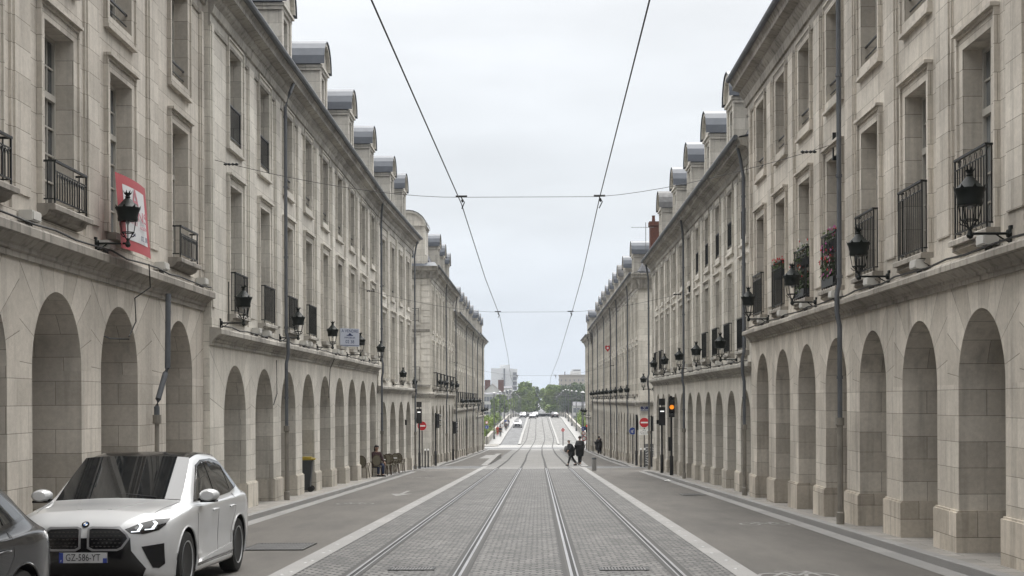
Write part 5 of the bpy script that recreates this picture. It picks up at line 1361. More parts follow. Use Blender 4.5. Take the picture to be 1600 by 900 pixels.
def table(x, y, lab):
    r = empty('cafe_table', (x, y, gz(y)+.125), label=lab, cat='table', group='small cafe tables'); m = MB(); m.lathe([(0, 0), (.3, 0), (.3, .03), (0, .03)], (0, 0, .72), 20); m.build('table_top', 'pale_top', r, smooth='auto')
    m = MB(); m.lathe([(.03, .04), (.03, .72)], n=10); m.build('column', 'iron', r); m = MB(); m.lathe([(.22, 0), (.2, .02), (.04, .05)], n=14); m.build('foot', 'iron', r)
simple('pale_top', (.45, .45, .43), .4, 0, .1)
table(-7.05, 60.75, 'small round cafe table beside the seated person'); table(-7.0, 65.3, 'small round cafe table among the empty bistro chairs')

# ================================================================== CARS
def pchip(xs, ys, x):
    n = len(xs)
    if x <= xs[0]: return ys[0]
    if x >= xs[-1]: return ys[-1]
    h = [xs[i+1]-xs[i] for i in range(n-1)]; d = [(ys[i+1]-ys[i])/h[i] for i in range(n-1)]
    def sl(i):
        if i == 0: return d[0]
        if i == n-1: return d[-1]
        if d[i-1]*d[i] <= 0: return 0
        w1, w2 = 2*h[i]+h[i-1], h[i]+2*h[i-1]; return (w1+w2)/(w1/d[i-1]+w2/d[i])
    i = max(k for k in range(n-1) if xs[k] <= x); t = (x-xs[i])/h[i]; m0, m1 = sl(i), sl(i+1)
    return (2*t**3-3*t*t+1)*ys[i]+(t**3-2*t*t+t)*h[i]*m0+(-2*t**3+3*t*t)*ys[i+1]+(t**3-t*t)*h[i]*m1
CY = [.32, .6, 1.0, 1.2, 1.6, 2.0, 2.6, 3.2, 3.8, 4.15, 4.40]
CT = {  # rings of the hull: half-width x and height z along the length
 'H': ([0]*11, [.985, 1.02, 1.06, 1.09, 1.325, 1.54, 1.61, 1.595, 1.48, 1.29, 1.14]),
 'G': ([.34, .36, .37, .37, .36, .34, .34, .34, .33, .32, .30], [.975, 1.01, 1.05, 1.08, 1.315, 1.53, 1.60, 1.585, 1.47, 1.28, 1.13]),
 'F': ([.62, .68, .73, .745, .715, .665, .655, .65, .61, .59, .55], [.945, .985, 1.025, 1.05, 1.27, 1.475, 1.545, 1.53, 1.41, 1.22, 1.08]),
 'E': ([.77, .825, .85, .855, .855, .855, .86, .86, .84, .79, .72], [.87, .93, .975, 1.0, 1.01, 1.02, 1.035, 1.055, 1.085, 1.075, 1.02]),
 'D': ([.825, .885, .905, .91, .91, .91, .91, .915, .925, .89, .80], [.79, .87, .91, .935, .945, .95, .955, .965, .98, .97, .93]),
 'C': ([.85, .905, .915, .918, .90, .893, .893, .905, .922, .90, .83], [.60]*11),
 'B': ([.83, .90, .912, .915, .90, .895, .895, .903, .915, .88, .80], [.36]*11),
 'A': ([.76, .84, .86, .86, .86, .86, .86, .86, .86, .82, .72], [.20]*11),
 'Z': ([0]*11, [.20]*11)}
def ring_at(y, per=7):
    keys = 'HGFEDCBAZ'; P = [(pchip(CY, CT[k][0], y), pchip(CY, CT[k][1], y)) for k in keys]
    out = []
    for i in range(len(P)-1):
        p0, p1, p2, p3 = P[max(i-1, 0)], P[i], P[i+1], P[min(i+2, len(P)-1)]
        if i == 0: p0 = (-P[1][0], P[1][1])
        ten = .5 if i < 6 else .15
        if i == 6: ten = .25
        for j in range(per):
            t = j/per; q = []
            for c in (0, 1):
                m1, m2 = (p2[c]-p0[c])*ten, (p3[c]-p1[c])*ten
                if i == 2: m2 *= .8
                q.append((2*t**3-3*t*t+1)*p1[c]+(t**3-2*t*t+t)*m1+(-2*t**3+3*t*t)*p2[c]+(t**3-t*t)*m2)
            out.append(tuple(q))
    out.append(P[-1]); return out
def car_hull():
    m = MB(); rows = []
    def full(r): return [(x, z) for x, z in r]+[(-x, z) for x, z in r[-2:0:-1]]
    base = full(ring_at(CY[0])); cz = .60; n = len(base)
    for s in [0.0, .25, .45, .6, .7, .78, .84, .89, .93, .96, .985]:
        rows.append([(x*s, CY[0]*(s**4.2 if s else 0)+.0+(.05*max(0, (cz+(z-cz)*s)-.80)*3 if s < .99 else 0)*(1-s**6), cz+(z-cz)*s) for x, z in base])
    N = 74
    for k in range(N+1):
        y = CY[0]+(CY[-1]-CY[0])*k/N; rows.append([(x, y, z) for x, z in full(ring_at(y))])
    base = full(ring_at(CY[-1])); cz = .65
    for s in [.985, .95, .9, .84, .76, .65, .5, .3, 0.0]:
        rows.append([(x*s, CY[-1]+.15*(1-s**4), cz+(z-cz)*s) for x, z in base])
    for A, B in zip(rows, rows[1:]):
        for k in range(n):
            q = [A[k], A[(k+1) % n], B[(k+1) % n], B[k]]; qq = []
            for p in q:
                if not qq or (Vector(p)-Vector(qq[-1])).length > 1e-5: qq.append(p)
            if len(qq) > 3 and (Vector(qq[0])-Vector(qq[-1])).length < 1e-5: qq.pop()
            if len(qq) > 2: m.face(qq, [(0, 0)]*len(qq))
    return m
hull_o = car_hull().build('hull', 'rubber')
_bm = bmesh.new(); _bm.from_mesh(hull_o.data); HULL = BVHTree.FromBMesh(_bm); _bm.free()
def hit(mode, a, b):
    """drape plane coordinates onto the hull"""
    if mode == 'front': o, d = Vector((a, -2, b)), Vector((0, 1, 0))
    elif mode == 'rear': o, d = Vector((a, 7, b)), Vector((0, -1, 0))
    elif mode == 'left': o, d = Vector((3, a, b)), Vector((-1, 0, 0))
    elif mode == 'right': o, d = Vector((-3, a, b)), Vector((1, 0, 0))
    else: o, d = Vector((a, b, 4)), Vector((0, 0, -1))
    h = HULL.ray_cast(o, d)
    return (h[0], h[1] if h[1].dot(d) < 0 else -h[1]) if h[0] is not None else (None, None)
def drape(poly, mode, off=.004, step=.05, rim=.02, smooth=True):
    bm = bmesh.new(); vs_ = [bm.verts.new((p[0], p[1], 0)) for p in poly]; bm.faces.new(vs_)
    for ax in (0, 1):
        lo, hi = min(p[ax] for p in poly), max(p[ax] for p in poly); k = math.ceil(lo/step)
        while k*step < hi:
            co = Vector((0, 0, 0)); co[ax] = k*step+1e-4; no = Vector((0, 0, 0)); no[ax] = 1
            bmesh.ops.bisect_plane(bm, geom=bm.verts[:]+bm.edges[:]+bm.faces[:], plane_co=co, plane_no=no); k += 1
    last = None
    ok = {}
    for v in bm.verts:
        p, nn = hit(mode, v.co.x, v.co.y)
        ok[v] = (p, nn)
    good = [v for v in bm.verts if ok[v][0] is not None]
    for v in bm.verts:
        if ok[v][0] is None:
            c = min(good, key=lambda w_: (w_.co-v.co).length); ok[v] = ok[c]
    T = {v: ok[v][0]+ok[v][1]*off for v in bm.verts}; N_ = {v: ok[v][1] for v in bm.verts}
    m = MB()
    for f in bm.faces: m.face([T[v] for v in f.verts], [(0, 0)]*len(f.verts))
    m.ntop = len(m.v)
    for e_ in bm.edges:
        if len(e_.link_faces) == 1:
            a, b = e_.verts; m.face([T[a], T[b], T[b]-N_[b]*(rim+off), T[a]-N_[a]*(rim+off)], [(0, 0)]*4)
    bm.free(); return m
def outline(poly, w_):
    """closed polygon -> frame band polygons of width w_ (list of quads)"""
    n = len(poly); c = Vector((sum(p[0] for p in poly)/n, sum(p[1] for p in poly)/n)); inn = []
    for i in range(n):
        a, b, d = Vector(poly[i-1]), Vector(poly[i]), Vector(poly[(i+1) % n]); e1 = (b-a).normalized(); e2 = (d-b).normalized()
        n1 = Vector((-e1.y, e1.x)); n2 = Vector((-e2.y, e2.x))
        if n1.dot(c-b) < 0: n1 = -n1
        if n2.dot(c-b) < 0: n2 = -n2
        k = (n1+n2); k = k/max(.3, k.dot(n1)); inn.append(b+k*w_)
    return [[poly[i], poly[(i+1) % n], tuple(inn[(i+1) % n]), tuple(inn[i])] for i in range(n)], [tuple(p) for p in inn]
def merge_into(m, other):
    b = len(m.v); m.v += other.v; m.f += [tuple(i+b for i in f) for f in other.f]; m.uv += other.uv; m.mi += [m.cur]*len(other.f)
def mirror(poly): return [(-x, z) for x, z in poly]
simple('car_white', (.50, .505, .51), .28, 0, .0, coat=1.0); simple('car_dark', (.010, .011, .014), .22, 0, .0, coat=.4); simple('car_silver', (.42, .43, .45), .25, .5, 0, coat=1)
simple('car_glass', (.010, .011, .012), .03, 0, 0, spec=1.0); simple('gloss_black', (.008, .008, .009), .12, 0, 0, spec=.6); simple('grille_black', (.006, .006, .007), .5, 0, 0)
simple('chrome', (.55, .55, .56), .18, 1.0, 0); simple('satin_grey', (.30, .30, .31), .35, .6, 0); simple('rim_grey', (.40, .41, .42), .35, .3, 0); simple('drl', (.9, .95, 1.0), .3, 0, 0, emis=.9)
simple('plate_white', (.42, .42, .43), .4, 0, 0); simple('plate_blue', (.02, .04, .22), .4, 0, 0); simple('tail_red', (.20, .008, .01), .12, 0, 0, spec=.8); simple('lens_clear', (.09, .095, .10), .08, 0, .1, spec=.8)
simple('roundel_blue', (.05, .14, .35), .3, 0, 0)
def wheel_meshes():
    t = MB(); t.lathe([(.235, -.10), (.30, -.115), (.345, -.10), (.36, -.06), (.36, .06), (.345, .10), (.30, .115), (.235, .10)], n=36, ax='x')
    r = MB(); r.lathe([(.245, .098), (.25, .11), (.235, .105), (.225, .06), (.225, -.09), (.245, -.10)], n=36, ax='x')
    r.lathe([(0, .07), (.06, .075), (.065, .06), (.065, .02)], n=16, ax='x')
    for k in range(5):
        a = 2*math.pi*k/5
        for da in (-.17, .17):
            def P(rr, aa, x): return (x, rr*math.cos(aa), rr*math.sin(aa))
            a0, a1 = a+da*.55, a+da*1.25
            r.face([P(.05, a0-.14, .072), P(.05, a0+.14, .072), P(.232, a1+.05, .094), P(.232, a1-.05, .094)])
            r.face([P(.05, a0-.14, .072), P(.232, a1-.05, .094), P(.232, a1-.05, .05), P(.05, a0-.14, .03)]); r.face([P(.05, a0+.14, .072), P(.232, a1+.05, .094), P(.232, a1+.05, .05), P(.05, a0+.14, .03)])
    h = MB(); h.lathe([(0, .0), (.17, .0), (.17, -.03), (0, -.03)], n=24, ax='x')
    return t, r, h
def make_car(paint, label, detail=True, roofmat='gloss_black'):
    root = empty('parked_car', label=label, cat='car')
    # body: hull with wheel openings cut through
    m = MB(); body = bpy.data.objects.new('body', hull_o.data.copy()); COL.objects.link(body)
    body.data.materials.clear(); body.data.materials.append(M(paint)); body.data.materials.append(M('grille_black'))
    cut = MB()
    for y in (.86, 3.54):
        cut.lathe([(.395, -1.2), (.395, -.52)], (0, y, .37), 40, 'x'); cut.lathe([(.395, .52), (.395, 1.2)], (0, y, .37), 40, 'x')
    co = cut.build('cutter', ['grille_black']); co.data.materials.clear(); co.data.materials.append(M('grille_black')); 
    md = body.modifiers.new('b', 'BOOLEAN'); md.object = co; md.operation = 'DIFFERENCE'; md.solver = 'EXACT'
    try: md.material_mode = 'TRANSFER'
    except Exception: pass
    bpy.context.view_layer.update()
    me = bpy.data.meshes.new_from_object(body.evaluated_get(bpy.context.evaluated_depsgraph_get()))
    body.modifiers.clear(); body.data = me; bpy.data.objects.remove(co)
    me.polygons.foreach_set('use_smooth', [True]*len(me.polygons))
    try: me.set_sharp_from_angle(angle=R(40))
    except Exception: pass
    body.parent = root
    add = lambda nm, mat, mb_, par=None, sm=True: mb_.build(nm, mat, par or root, smooth='auto' if sm else False)
    # greenhouse
    ws = [(-.73, 1.21), (-.40, 1.165), (0, 1.15), (.40, 1.165), (.73, 1.21), (.685, 1.66), (.63, 1.99), (0, 1.965), (-.63, 1.99), (-.685, 1.66)]
    wm = drape(ws, 'top', .008, .06); import numpy as np
    ft_ = lambda p: [1, p[0]**2, p[1], p[1]**2, p[0]**2*p[1], p[0]**4]
    tp = wm.v[:wm.ntop]; cf = np.linalg.lstsq(np.array([ft_(p) for p in tp]), np.array([p[2] for p in tp]), rcond=None)[0]
    ev = lambda p: float(np.dot(ft_(p), cf))
    for i in range(len(wm.v)):
        if i < wm.ntop or (i-wm.ntop) % 4 < 2: wm.v[i] = (wm.v[i][0], wm.v[i][1], ev(wm.v[i])+.012)
        else:
            q_ = wm.v[wm.ntop+4*((i-wm.ntop)//4)+(1 if (i-wm.ntop) % 4 == 2 else 0)]; wm.v[i] = (q_[0], q_[1], q_[2]-.05)
    add('windscreen', 'car_glass', wm)
    add('roof_panel', roofmat, drape([(-.61, 2.01), (0, 1.985), (.61, 2.01), (.60, 3.3), (.54, 3.7), (-.54, 3.7), (-.60, 3.3)], 'top', .005, .08))
    add('rear_window', 'car_glass', drape([(-.46, 3.78), (.46, 3.78), (.47, 4.16), (-.47, 4.16)], 'top', .006, .06))
    for s, md_ in ((1, 'left'), (-1, 'right')):
        fw = [(1.47, 1.055), (1.80, 1.275), (2.08, 1.435), (2.33, 1.482), (2.36, 1.06)]
        rw = [(2.42, 1.062), (2.40, 1.487), (2.90, 1.49), (3.20, 1.455), (3.22, 1.10), (3.1, 1.085)]
        qw = [(3.26, 1.115), (3.24, 1.42), (3.55, 1.30), (3.72, 1.16)]
        fr = [(1.38, 1.03), (1.72, 1.255), (2.04, 1.45), (2.35, 1.512), (2.9, 1.522), (3.25, 1.48), (3.6, 1.315), (3.83, 1.14), (3.2, 1.07), (2.4, 1.035)]
        add('window_surround', 'gloss_black', drape(fr, md_, .003, .08))
        add('side_window', 'car_glass', drape(fw, md_, .008, .08)); add('side_window', 'car_glass', drape(rw, md_, .008, .08)); add('quarter_window', 'car_glass', drape(qw, md_, .008, .08))
        for nm, pts in (('door_seam', [(1.33, 1.0), (1.30, .6), (1.36, .33)]), ('door_seam', [(2.39, 1.03), (2.40, .6), (2.38, .32)]), ('door_seam', [(3.30, 1.06), (3.32, .85), (3.12, .62), (3.05, .33)])):
            pl = [(a-.005, b) for a, b in pts]+[(a+.005, b) for a, b in pts[::-1]]; add(nm, 'grille_black', drape(pl, md_, .0015, .1, .002))
        for y in (2.18, 3.10):
            p, nn = hit(md_, y, .90); q = MB(); q.tube([(p.x+s*.004, y-.11, .895), (p.x+s*.028, y-.06, .905), (p.x+s*.028, y+.06, .905), (p.x+s*.004, y+.11, .90)], .012, 8); add('door_handle', paint, q)
        sk = [(1.25, .31), (3.14, .31), (3.14, .215), (1.25, .215)]; add('side_skirt', 'gloss_black', drape(sk, md_, .006, .15))
        sk = [(1.5, .345), (3.1, .42), (3.14, .33), (1.45, .315)]; add('skirt_blade', paint, drape(sk, md_, .016, .1))
        for y in (.86, 3.54):
            q = MB(); q.tube([(s*(abs(hit(md_, y+.405*math.cos(a), max(.24, .37+.405*math.sin(a)))[0].x) if hit(md_, y+.405*math.cos(a), max(.24, .37+.405*math.sin(a)))[0] is not None else .8)-s*0 , y+.402*math.cos(a), .37+.402*math.sin(a)) for a in [R(-18+k*12) for k in range(19)]], .011, 6); add('arch_trim', paint, q)
        # mirror
        q = MB(); c = (s*1.0, 1.50, 1.10)
        prof = [(0, -.11), (.06, -.105), (.085, -.07), (.095, 0), (.09, .06), (.07, .075), (0, .075)]
        for A_, B_ in [(0, 0)]: pass
        rings = []
        for rr, yy in prof: rings.append([(c[0]+1.25*rr*math.cos(2*math.pi*k/16), c[1]+yy, c[2]+.85*rr*math.sin(2*math.pi*k/16)) for k in range(16)])
        for A_, B_ in zip(rings, rings[1:]):
            for k in range(16): q.face([A_[k], A_[(k+1) % 16], B_[(k+1) % 16], B_[k]], [(0, 0)]*4)
        mm_ = add('door_mirror', paint, q, sm=True)
        q = MB(); q.box((min(s*.87, s*.99), 1.46, 1.035), (max(s*.87, s*.99), 1.53, 1.065)); q.box((c[0]-.09, 1.42, 1.02), (c[0]+.09, 1.57, 1.045)); add('mirror_foot', 'gloss_black', q, mm_)
        # headlamp: wraps from the fascia around the corner
        hp = [(.43, .79), (.49, .745), (.62, .735), (.75, .77), (.80, .82), (.82, .885), (.70, .885), (.56, .845)]
        hp = hp if s > 0 else mirror(hp)
        hl = add('headlamp', 'gloss_black', drape(hp, 'front', .005, .035))
        for x0 in (.55, .68):
            z0 = .768 if x0 < .6 else .788
            for pl in ([(x0, z0), (x0+.028, z0), (x0+.052, z0+.052), (x0+.022, z0+.075), (x0+.0, z0+.075), (x0+.024, z0+.048)], [(x0-.055, z0-.012), (x0+.028, z0-.006), (x0+.028, z0+.002), (x0-.055, z0-.002)]):
                pl = pl if s > 0 else mirror(pl); add('daytime_light', 'drl', drape(pl, 'front', .011, .03, .004), hl)
        for x0 in (.56, .70):
            pl = [(x0+.035*math.cos(k*math.pi/5), .80+.02*math.sin(k*math.pi/5)) for k in range(10)]; pl = pl if s > 0 else mirror(pl)
            add('reflector', 'lens_clear', drape(pl, 'front', .008, .05, .004), hl)
        # grille half
        k1 = [(.035, .80), (.08, .818), (.38, .812), (.46, .745), (.485, .69), (.41, .585), (.36, .56), (.09, .56), (.035, .59)]
        k1 = k1 if s > 0 else mirror(k1)
        band, inner = outline(k1, .022); f_ = MB()
        for b_ in band: merge_into(f_, drape(b_, 'front', .020, .06, .02))
        gr = add('grille_frame', 'satin_grey', f_); add('grille_mesh', 'grille_black', drape(inner, 'front', .008, .05), gr)
        bars = MB()
        for j in range(5):
            for i in range(8):
                x0 = .09+.045*i+(.022 if j % 2 else 0); z0 = .61+.038*j
                if x0 < .42-.3*max(0, .64-z0)*3 and x0 < .40:
                    pl = [(x0-.016, z0), (x0, z0-.006), (x0+.016, z0), (x0, z0+.006)]; pl = pl if s > 0 else mirror(pl); merge_into(bars, drape(pl, 'front', .012, .2, .004))
        add('grille_bars', 'rail_side', bars, gr)
        # side intake
        k2 = [(.60, .60), (.80, .625), (.805, .40), (.755, .355), (.70, .365)]; k2 = k2 if s > 0 else mirror(k2); add('air_intake', 'gloss_black', drape(k2, 'front', .006, .04))
    for s in (1, -1):
        pl = [(s*.655, .40), (s*.70, .80), (s*.74, 1.13), (s*.748, 1.13), (s*.708, .80), (s*.663, .40)]; add('bonnet_seam', 'grille_black', drape(pl, 'top', .0015, .1, .002))
        pl = [(s*.14, .36), (s*.30, .75), (s*.40, 1.10), (s*.43, 1.10), (s*.34, .75), (s*.19, .36)]; add('bonnet_crease', paint, drape(pl, 'top', .006, .06, .01))
    lw = [(-.49, .70), (.49, .70), (.50, .56), (.64, .36), (.60, .27), (-.60, .27), (-.64, .36), (-.50, .56)]
    add('lower_bumper', 'gloss_black', drape(lw, 'front', .010, .04))
    pl = MB(); p, nn = hit('front', 0, .49)
    pl.box((-.26, p.y-.035, .435), (.26, p.y-.022, .545)); P_ = add('number_plate', 'plate_white', pl, sm=False); py_ = p.y-.037
    q = MB(); q.box((-.26, py_-.001, .435), (-.215, py_+.002, .545)); q.box((.215, py_-.001, .435), (.26, py_+.002, .485)); add('plate_band', 'plate_blue', q, P_, False)
    if detail: text(detail, 'characters', 'black_paint', P_, .105, (0, py_-.003, .490), (R(90), 0, 0), .0005, sx=.76); text('F', 'characters', 'white_paint', P_, .03, (-.237, py_-.003, .455), (R(90), 0, 0), .0005)
    # emblem
    p, nn = hit('front', 0, .845); q = MB(); n_ = 24
    c = Vector((0, p.y-.006, .845)); ux, uz = Vector((1, 0, 0)), Vector((0, nn.cross(Vector((1, 0, 0))).y, nn.cross(Vector((1, 0, 0))).z)).normalized()
    if uz.z < 0: uz = -uz
    fw_ = nn*1.0
    def circ(r_, o_): return [c+ux*r_*math.cos(2*math.pi*k/n_)+uz*r_*math.sin(2*math.pi*k/n_)+fw_*o_ for k in range(n_)]
    a_, b_ = circ(.041, -.004), circ(.041, .006); q.face(b_, [(0, 0)]*n_)
    for k in range(n_): q.face([a_[k], a_[(k+1) % n_], b_[(k+1) % n_], b_[k]], [(0, 0)]*4)
    E_ = add('emblem', 'gloss_black', q)
    for j, mt in enumerate(('roundel_blue', 'white_paint', 'roundel_blue', 'white_paint')):
        q = MB(); t = circ(.024, .0075); q.face([c+fw_*.0075]+[t[(6*j+k) % n_] for k in range(7)], [(0, 0)]*8); add('quadrant', mt, q, E_, False)
    # rear lamps and plate
    for s in (1, -1):
        k3 = [(.46, .93), (.78, .93), (.80, .86), (.70, .80), (.50, .82)]; k3 = k3 if s > 0 else mirror(k3); add('tail_lamp', 'tail_red', drape(k3, 'rear', .008, .05))
    add('rear_diffuser', 'gloss_black', drape([(-.66, .42), (.66, .42), (.6, .24), (-.6, .24)], 'rear', .006, .06))
    q = MB(); q.box((-.26, 4.545, .60), (.26, 4.565, .71)); add('rear_plate', 'plate_white', q, sm=False)
    # wheels
    t, r_, h = wheel_meshes(); tm, rm, hm = t.build('tyre', 'rubber', smooth='auto'), r_.build('rim', 'rim_grey', smooth='auto'), h.build('brake_disc', 'satin_grey')
    for y in (.86, 3.54):
        for s in (1, -1):
            w_ = empty('wheel', (s*.80, y, .36), 0 if s > 0 else math.pi); w_.parent = root
            for o_ in (tm, rm, hm): inst(o_.data, o_.name.split('.')[0], w_, (0, 0, 0))
    for o_ in (tm, rm, hm): bpy.data.objects.remove(o_)
    # wipers, roof fin
    q = MB(); q.tube([tuple(hit('top', .45, 1.19)[0]+Vector((0, 0, .02))), tuple(hit('top', .05, 1.26)[0]+Vector((0, 0, .02))), tuple(hit('top', -.2, 1.27)[0]+Vector((0, 0, .02)))], .008, 5)
    add('wiper', 'black_paint', q)
    return root
def park(r, x, y, rz=0, flip=False):
    r.location = (x, y, gz(y)+.012); sl = (gz(y+4)-gz(y))/4
    r.rotation_euler = (math.atan(sl)*(-1 if flip else 1), 0, rz)
car1 = make_car('car_white', 'white SUV coupe with a black roof and twin grille coming down the left lane', 'GZ-586-YT'); park(car1, -4.94, 14.93); car1.name = 'white_car'
car2 = make_car('car_dark', 'dark grey car cut off by the left edge, ahead of the white car', '', 'car_dark'); car2.name = 'dark_car'
car2.location = (-5.22, 7.95, gz(7.95)+.012); car2.rotation_euler = (math.atan(-.0277), 0, 0); car2.scale = (1, 1, .96)
def far_car(y, x, base, paint, lab, rz=0, group=None):
    r = copy_tree(base); r.name = 'distant_car'
    for ch in [o for o in bpy.data.objects if o.parent == r]:
        if ch.name.startswith('body') and paint:
            ch.data = ch.data.copy(); ch.data.materials[0] = M(paint)
    r.scale = (1, 1, 1); park(r, x, y, rz, flip=abs(rz) > 1); tag(r, lab, 'car', group)
    return r
far_car(277, -4.2, car1, 'car_white', 'white car driving down the bridge in the left lane')
far_car(352, -1.5, car2, 'car_silver', 'silver car at the crest of the bridge', 0, 'cars at the crest of the bridge')
for i, (y, x, p_) in enumerate([(368, -4.2, 'car_silver'), (382, -4.2, 'car_dark'), (374, -.9, 'car_dark')]): far_car(y, x, car2, p_, 'distant car beyond the crest of the bridge', 0, 'cars beyond the crest of the bridge')
far_car(362, 4.4, car2, 'car_dark', 'distant dark car driving away over the crest on the right', math.pi); far_car(385, 4.4, car2, 'car_dark', 'second distant dark car driving away beyond the crest on the right', math.pi)
bpy.data.objects.remove(hull_o)

# ================================================================== PEOPLE
simple('skin', (.36, .22, .16), .55, 0, .05); simple('hair_dark', (.02, .014, .01), .6, 0, .2); simple('hair_grey', (.30, .29, .28), .7, 0, .1)
for nm, c in (('cloth_black', (.012, .012, .014)), ('cloth_navy', (.02, .03, .07)), ('cloth_red', (.35, .04, .02)), ('cloth_white', (.6, .6, .6)), ('cloth_grey', (.12, .12, .12)), ('cloth_blue', (.03, .07, .25)), ('cloth_paleblue', (.22, .26, .36)), ('cloth_maroon', (.03, .010, .012))):
    simple(nm, c, .85, 0, .15, 12)
def skin_mesh(name, verts, edges, rad, mat, parent, root_i=0, sub=1):
    me = bpy.data.meshes.new(name); me.from_pydata(verts, edges, []); o = bpy.data.objects.new(name, me); COL.objects.link(o)
    md = o.modifiers.new('s', 'SKIN'); md.use_smooth_shade = True
    for i, r_ in enumerate(rad): me.skin_vertices[0].data[i].radius = (r_, r_) if not isinstance(r_, tuple) else r_
    me.skin_vertices[0].data[root_i].use_root = True
    sb = o.modifiers.new('u', 'SUBSURF'); sb.levels = sb.render_levels = sub
    bpy.context.view_layer.update(); em = bpy.data.meshes.new_from_object(o.evaluated_get(bpy.context.evaluated_depsgraph_get()))
    bpy.data.objects.remove(o); em.name = name; em.materials.clear(); em.materials.append(M(mat))
    r_ = bpy.data.objects.new(name, em); COL.objects.link(r_); r_.parent = parent; return r_
def person(x, y, rz, label, top, legs, hair='hair_dark', H=1.72, stride=.25, lean=0.0, coat=0.0, arm=(.0, .0), hood=False, seat=False, group=None, z=None, hairlong=False, phase=1):
    """figure facing local -y"""
    k = H/1.72; r = empty('person', label=label, cat='person', group=group)
    S = lambda *p: tuple(v*k for v in p)
    hipz = .92 if not seat else .52; ly = -lean
    def up(dz, dx=0, dy=0): return S(dx, ly*dz+dy, hipz+dz)
    v = []; ed = []; rad = []
    def add(p, r_, par=None):
        v.append(p); rad.append(r_*k); 
        if par is not None: ed.append((par, len(v)-1))
        return len(v)-1
    pel = add(up(.0), .125); ch = add(up(.22), .115, pel); c2 = add(up(.42), .13, ch); nk = add(up(.56), .055, c2); n2 = add(up(.61, 0, -.01), .05, nk); h1 = add(up(.67, 0, -.02), .082, n2); h2 = add(up(.755, 0, -.02), .085, h1)
    arms = []; legsj = []
    for s in (-1, 1):
        sh = add(up(.49, s*.17), .06, c2); a = arm[0 if s < 0 else 1]
        el = add(up(.23, s*.22, -a*.5+.03), .045, sh); wr = add(up(.02+abs(a)*.25, s*.22, -a-.03), .03, el); hd = add(up(-.06+abs(a)*.27, s*.215, -a*1.15-.05), .032, wr); arms.append((sh, el, wr, hd))
        st = stride*s*phase
        if seat:
            kn = add(S(s*.11, -.42, .50), .065, add(S(s*.10, -.05, .52), .09, pel)); an = add(S(s*.11, -.40, .09), .04, kn); ft = add(S(s*.11, -.55, .04), .035, an)
        else:
            hp = add(S(s*.09, -st*.05, hipz-.08), .09, pel); kn = add(S(s*.09, -st*.5-.03, .50), .062, hp); an = add(S(s*.09, -st+(.06 if st < 0 else 0), .09+(.04 if st < 0 else 0)), .04, kn); ft = add(S(s*.095, -st-.13+(.06 if st < 0 else 0), .035), .036, an)
        legsj.append((hp if not seat else kn, kn, an, ft))
    skin_mesh('body', v, ed, rad, 'skin', r)
    # fingers, nose, ears
    m = MB()
    for (sh, el, wr, hd), s in zip(arms, (-1, 1)):
        b = Vector(v[hd]); d = (b-Vector(v[wr])).normalized(); sd_ = Vector((0, 1, 0)).cross(d).cross(d).normalized()
        sd_ = Vector((0, 1, 0)) if sd_.length < .1 else sd_
        for j in range(4):
            p = b+sd_*(.02*(j-1.5))*k+d*.02*k; L_ = (.055, .065, .06, .045)[j]*k
            m.tube([p, p+d*L_*.55, p+d*L_+Vector((-s*.012*k, 0, 0))], .008*k, 5, r1=.006*k)
        p = b-d*.01*k+sd_*-.03*k; m.tube([p, p+d*.03*k-sd_*.02*k, p+d*.055*k-sd_*.02*k], .009*k, 5)
    m.build('fingers', 'skin', r, smooth=True)
    hc = Vector(v[h2]); m = MB(); m.tube([hc+Vector((0, -.085*k, -.005*k)), hc+Vector((0, -.11*k, -.045*k))], .012*k, 6, r1=.016*k)
    for s in (-1, 1): m.lathe([(0, -.01*k), (.025*k, -.005*k), (.025*k, .005*k), (0, .01*k)], tuple(hc+Vector((s*.086*k, 0, -.03*k))), 8, 'x')
    m.build('nose_and_ears', 'skin', r, smooth=True)
    m = MB()
    for s in (-1, 1): m.lathe([(0, -.003*k), (.010*k, 0), (0, .003*k)], tuple(hc+Vector((s*.032*k, -.088*k, -.0*k))), 8, 'y')
    m.box(tuple(hc+Vector((-.02*k, -.092*k, -.072*k))), tuple(hc+Vector((.02*k, -.082*k, -.066*k)))); m.build('eyes_and_mouth', 'hair_dark', r)
    # hair
    m = MB(); n = 14; R0 = .105*k
    rows_ = []
    for i in range(7):
        th = math.pi*.5*i/6*1.25
        rows_.append([(hc.x+R0*.95*math.sin(th)*math.cos(2*math.pi*j/n), hc.y+.014*k+R0*1.08*math.sin(th)*math.sin(2*math.pi*j/n), hc.z-.005*k+R0*1.05*math.cos(th)-(0 if math.sin(2*math.pi*j/n) > -.4 or i < 4 else -.03*k*(i-3))) for j in range(n)])
    for A_, B_ in zip(rows_, rows_[1:]):
        for j in range(n):
            if A_ is rows_[0]: m.face([A_[0], B_[j], B_[(j+1) % n]])
            else: m.face([A_[j], A_[(j+1) % n], B_[(j+1) % n], B_[j]])
    if hairlong: m.tube([tuple(hc+Vector((0, .07*k, .0))), tuple(hc+Vector((0, .10*k, -.12*k))), tuple(hc+Vector((0, .09*k, -.26*k)))], [.085*k, .08*k, .05*k], 10)
    m.build('hair', 'cloth_black' if hood else hair, r, smooth=True)
    # jacket and trousers: own skinned surfaces over the same joints
    jv = [v[pel], v[ch], v[c2], S(0, ly*.54, hipz+.54)]; je = [(0, 1), (1, 2), (2, 3)]; cw = 1.0+coat*1.3; jr = [(.165+coat*.05)*k*cw, .145*k*cw, .16*k*cw, .075*k]
    if coat > 0: jv.append(S(0, .02, hipz-coat)); je.append((0, 4)); jr.append((.19+coat*.06)*k)
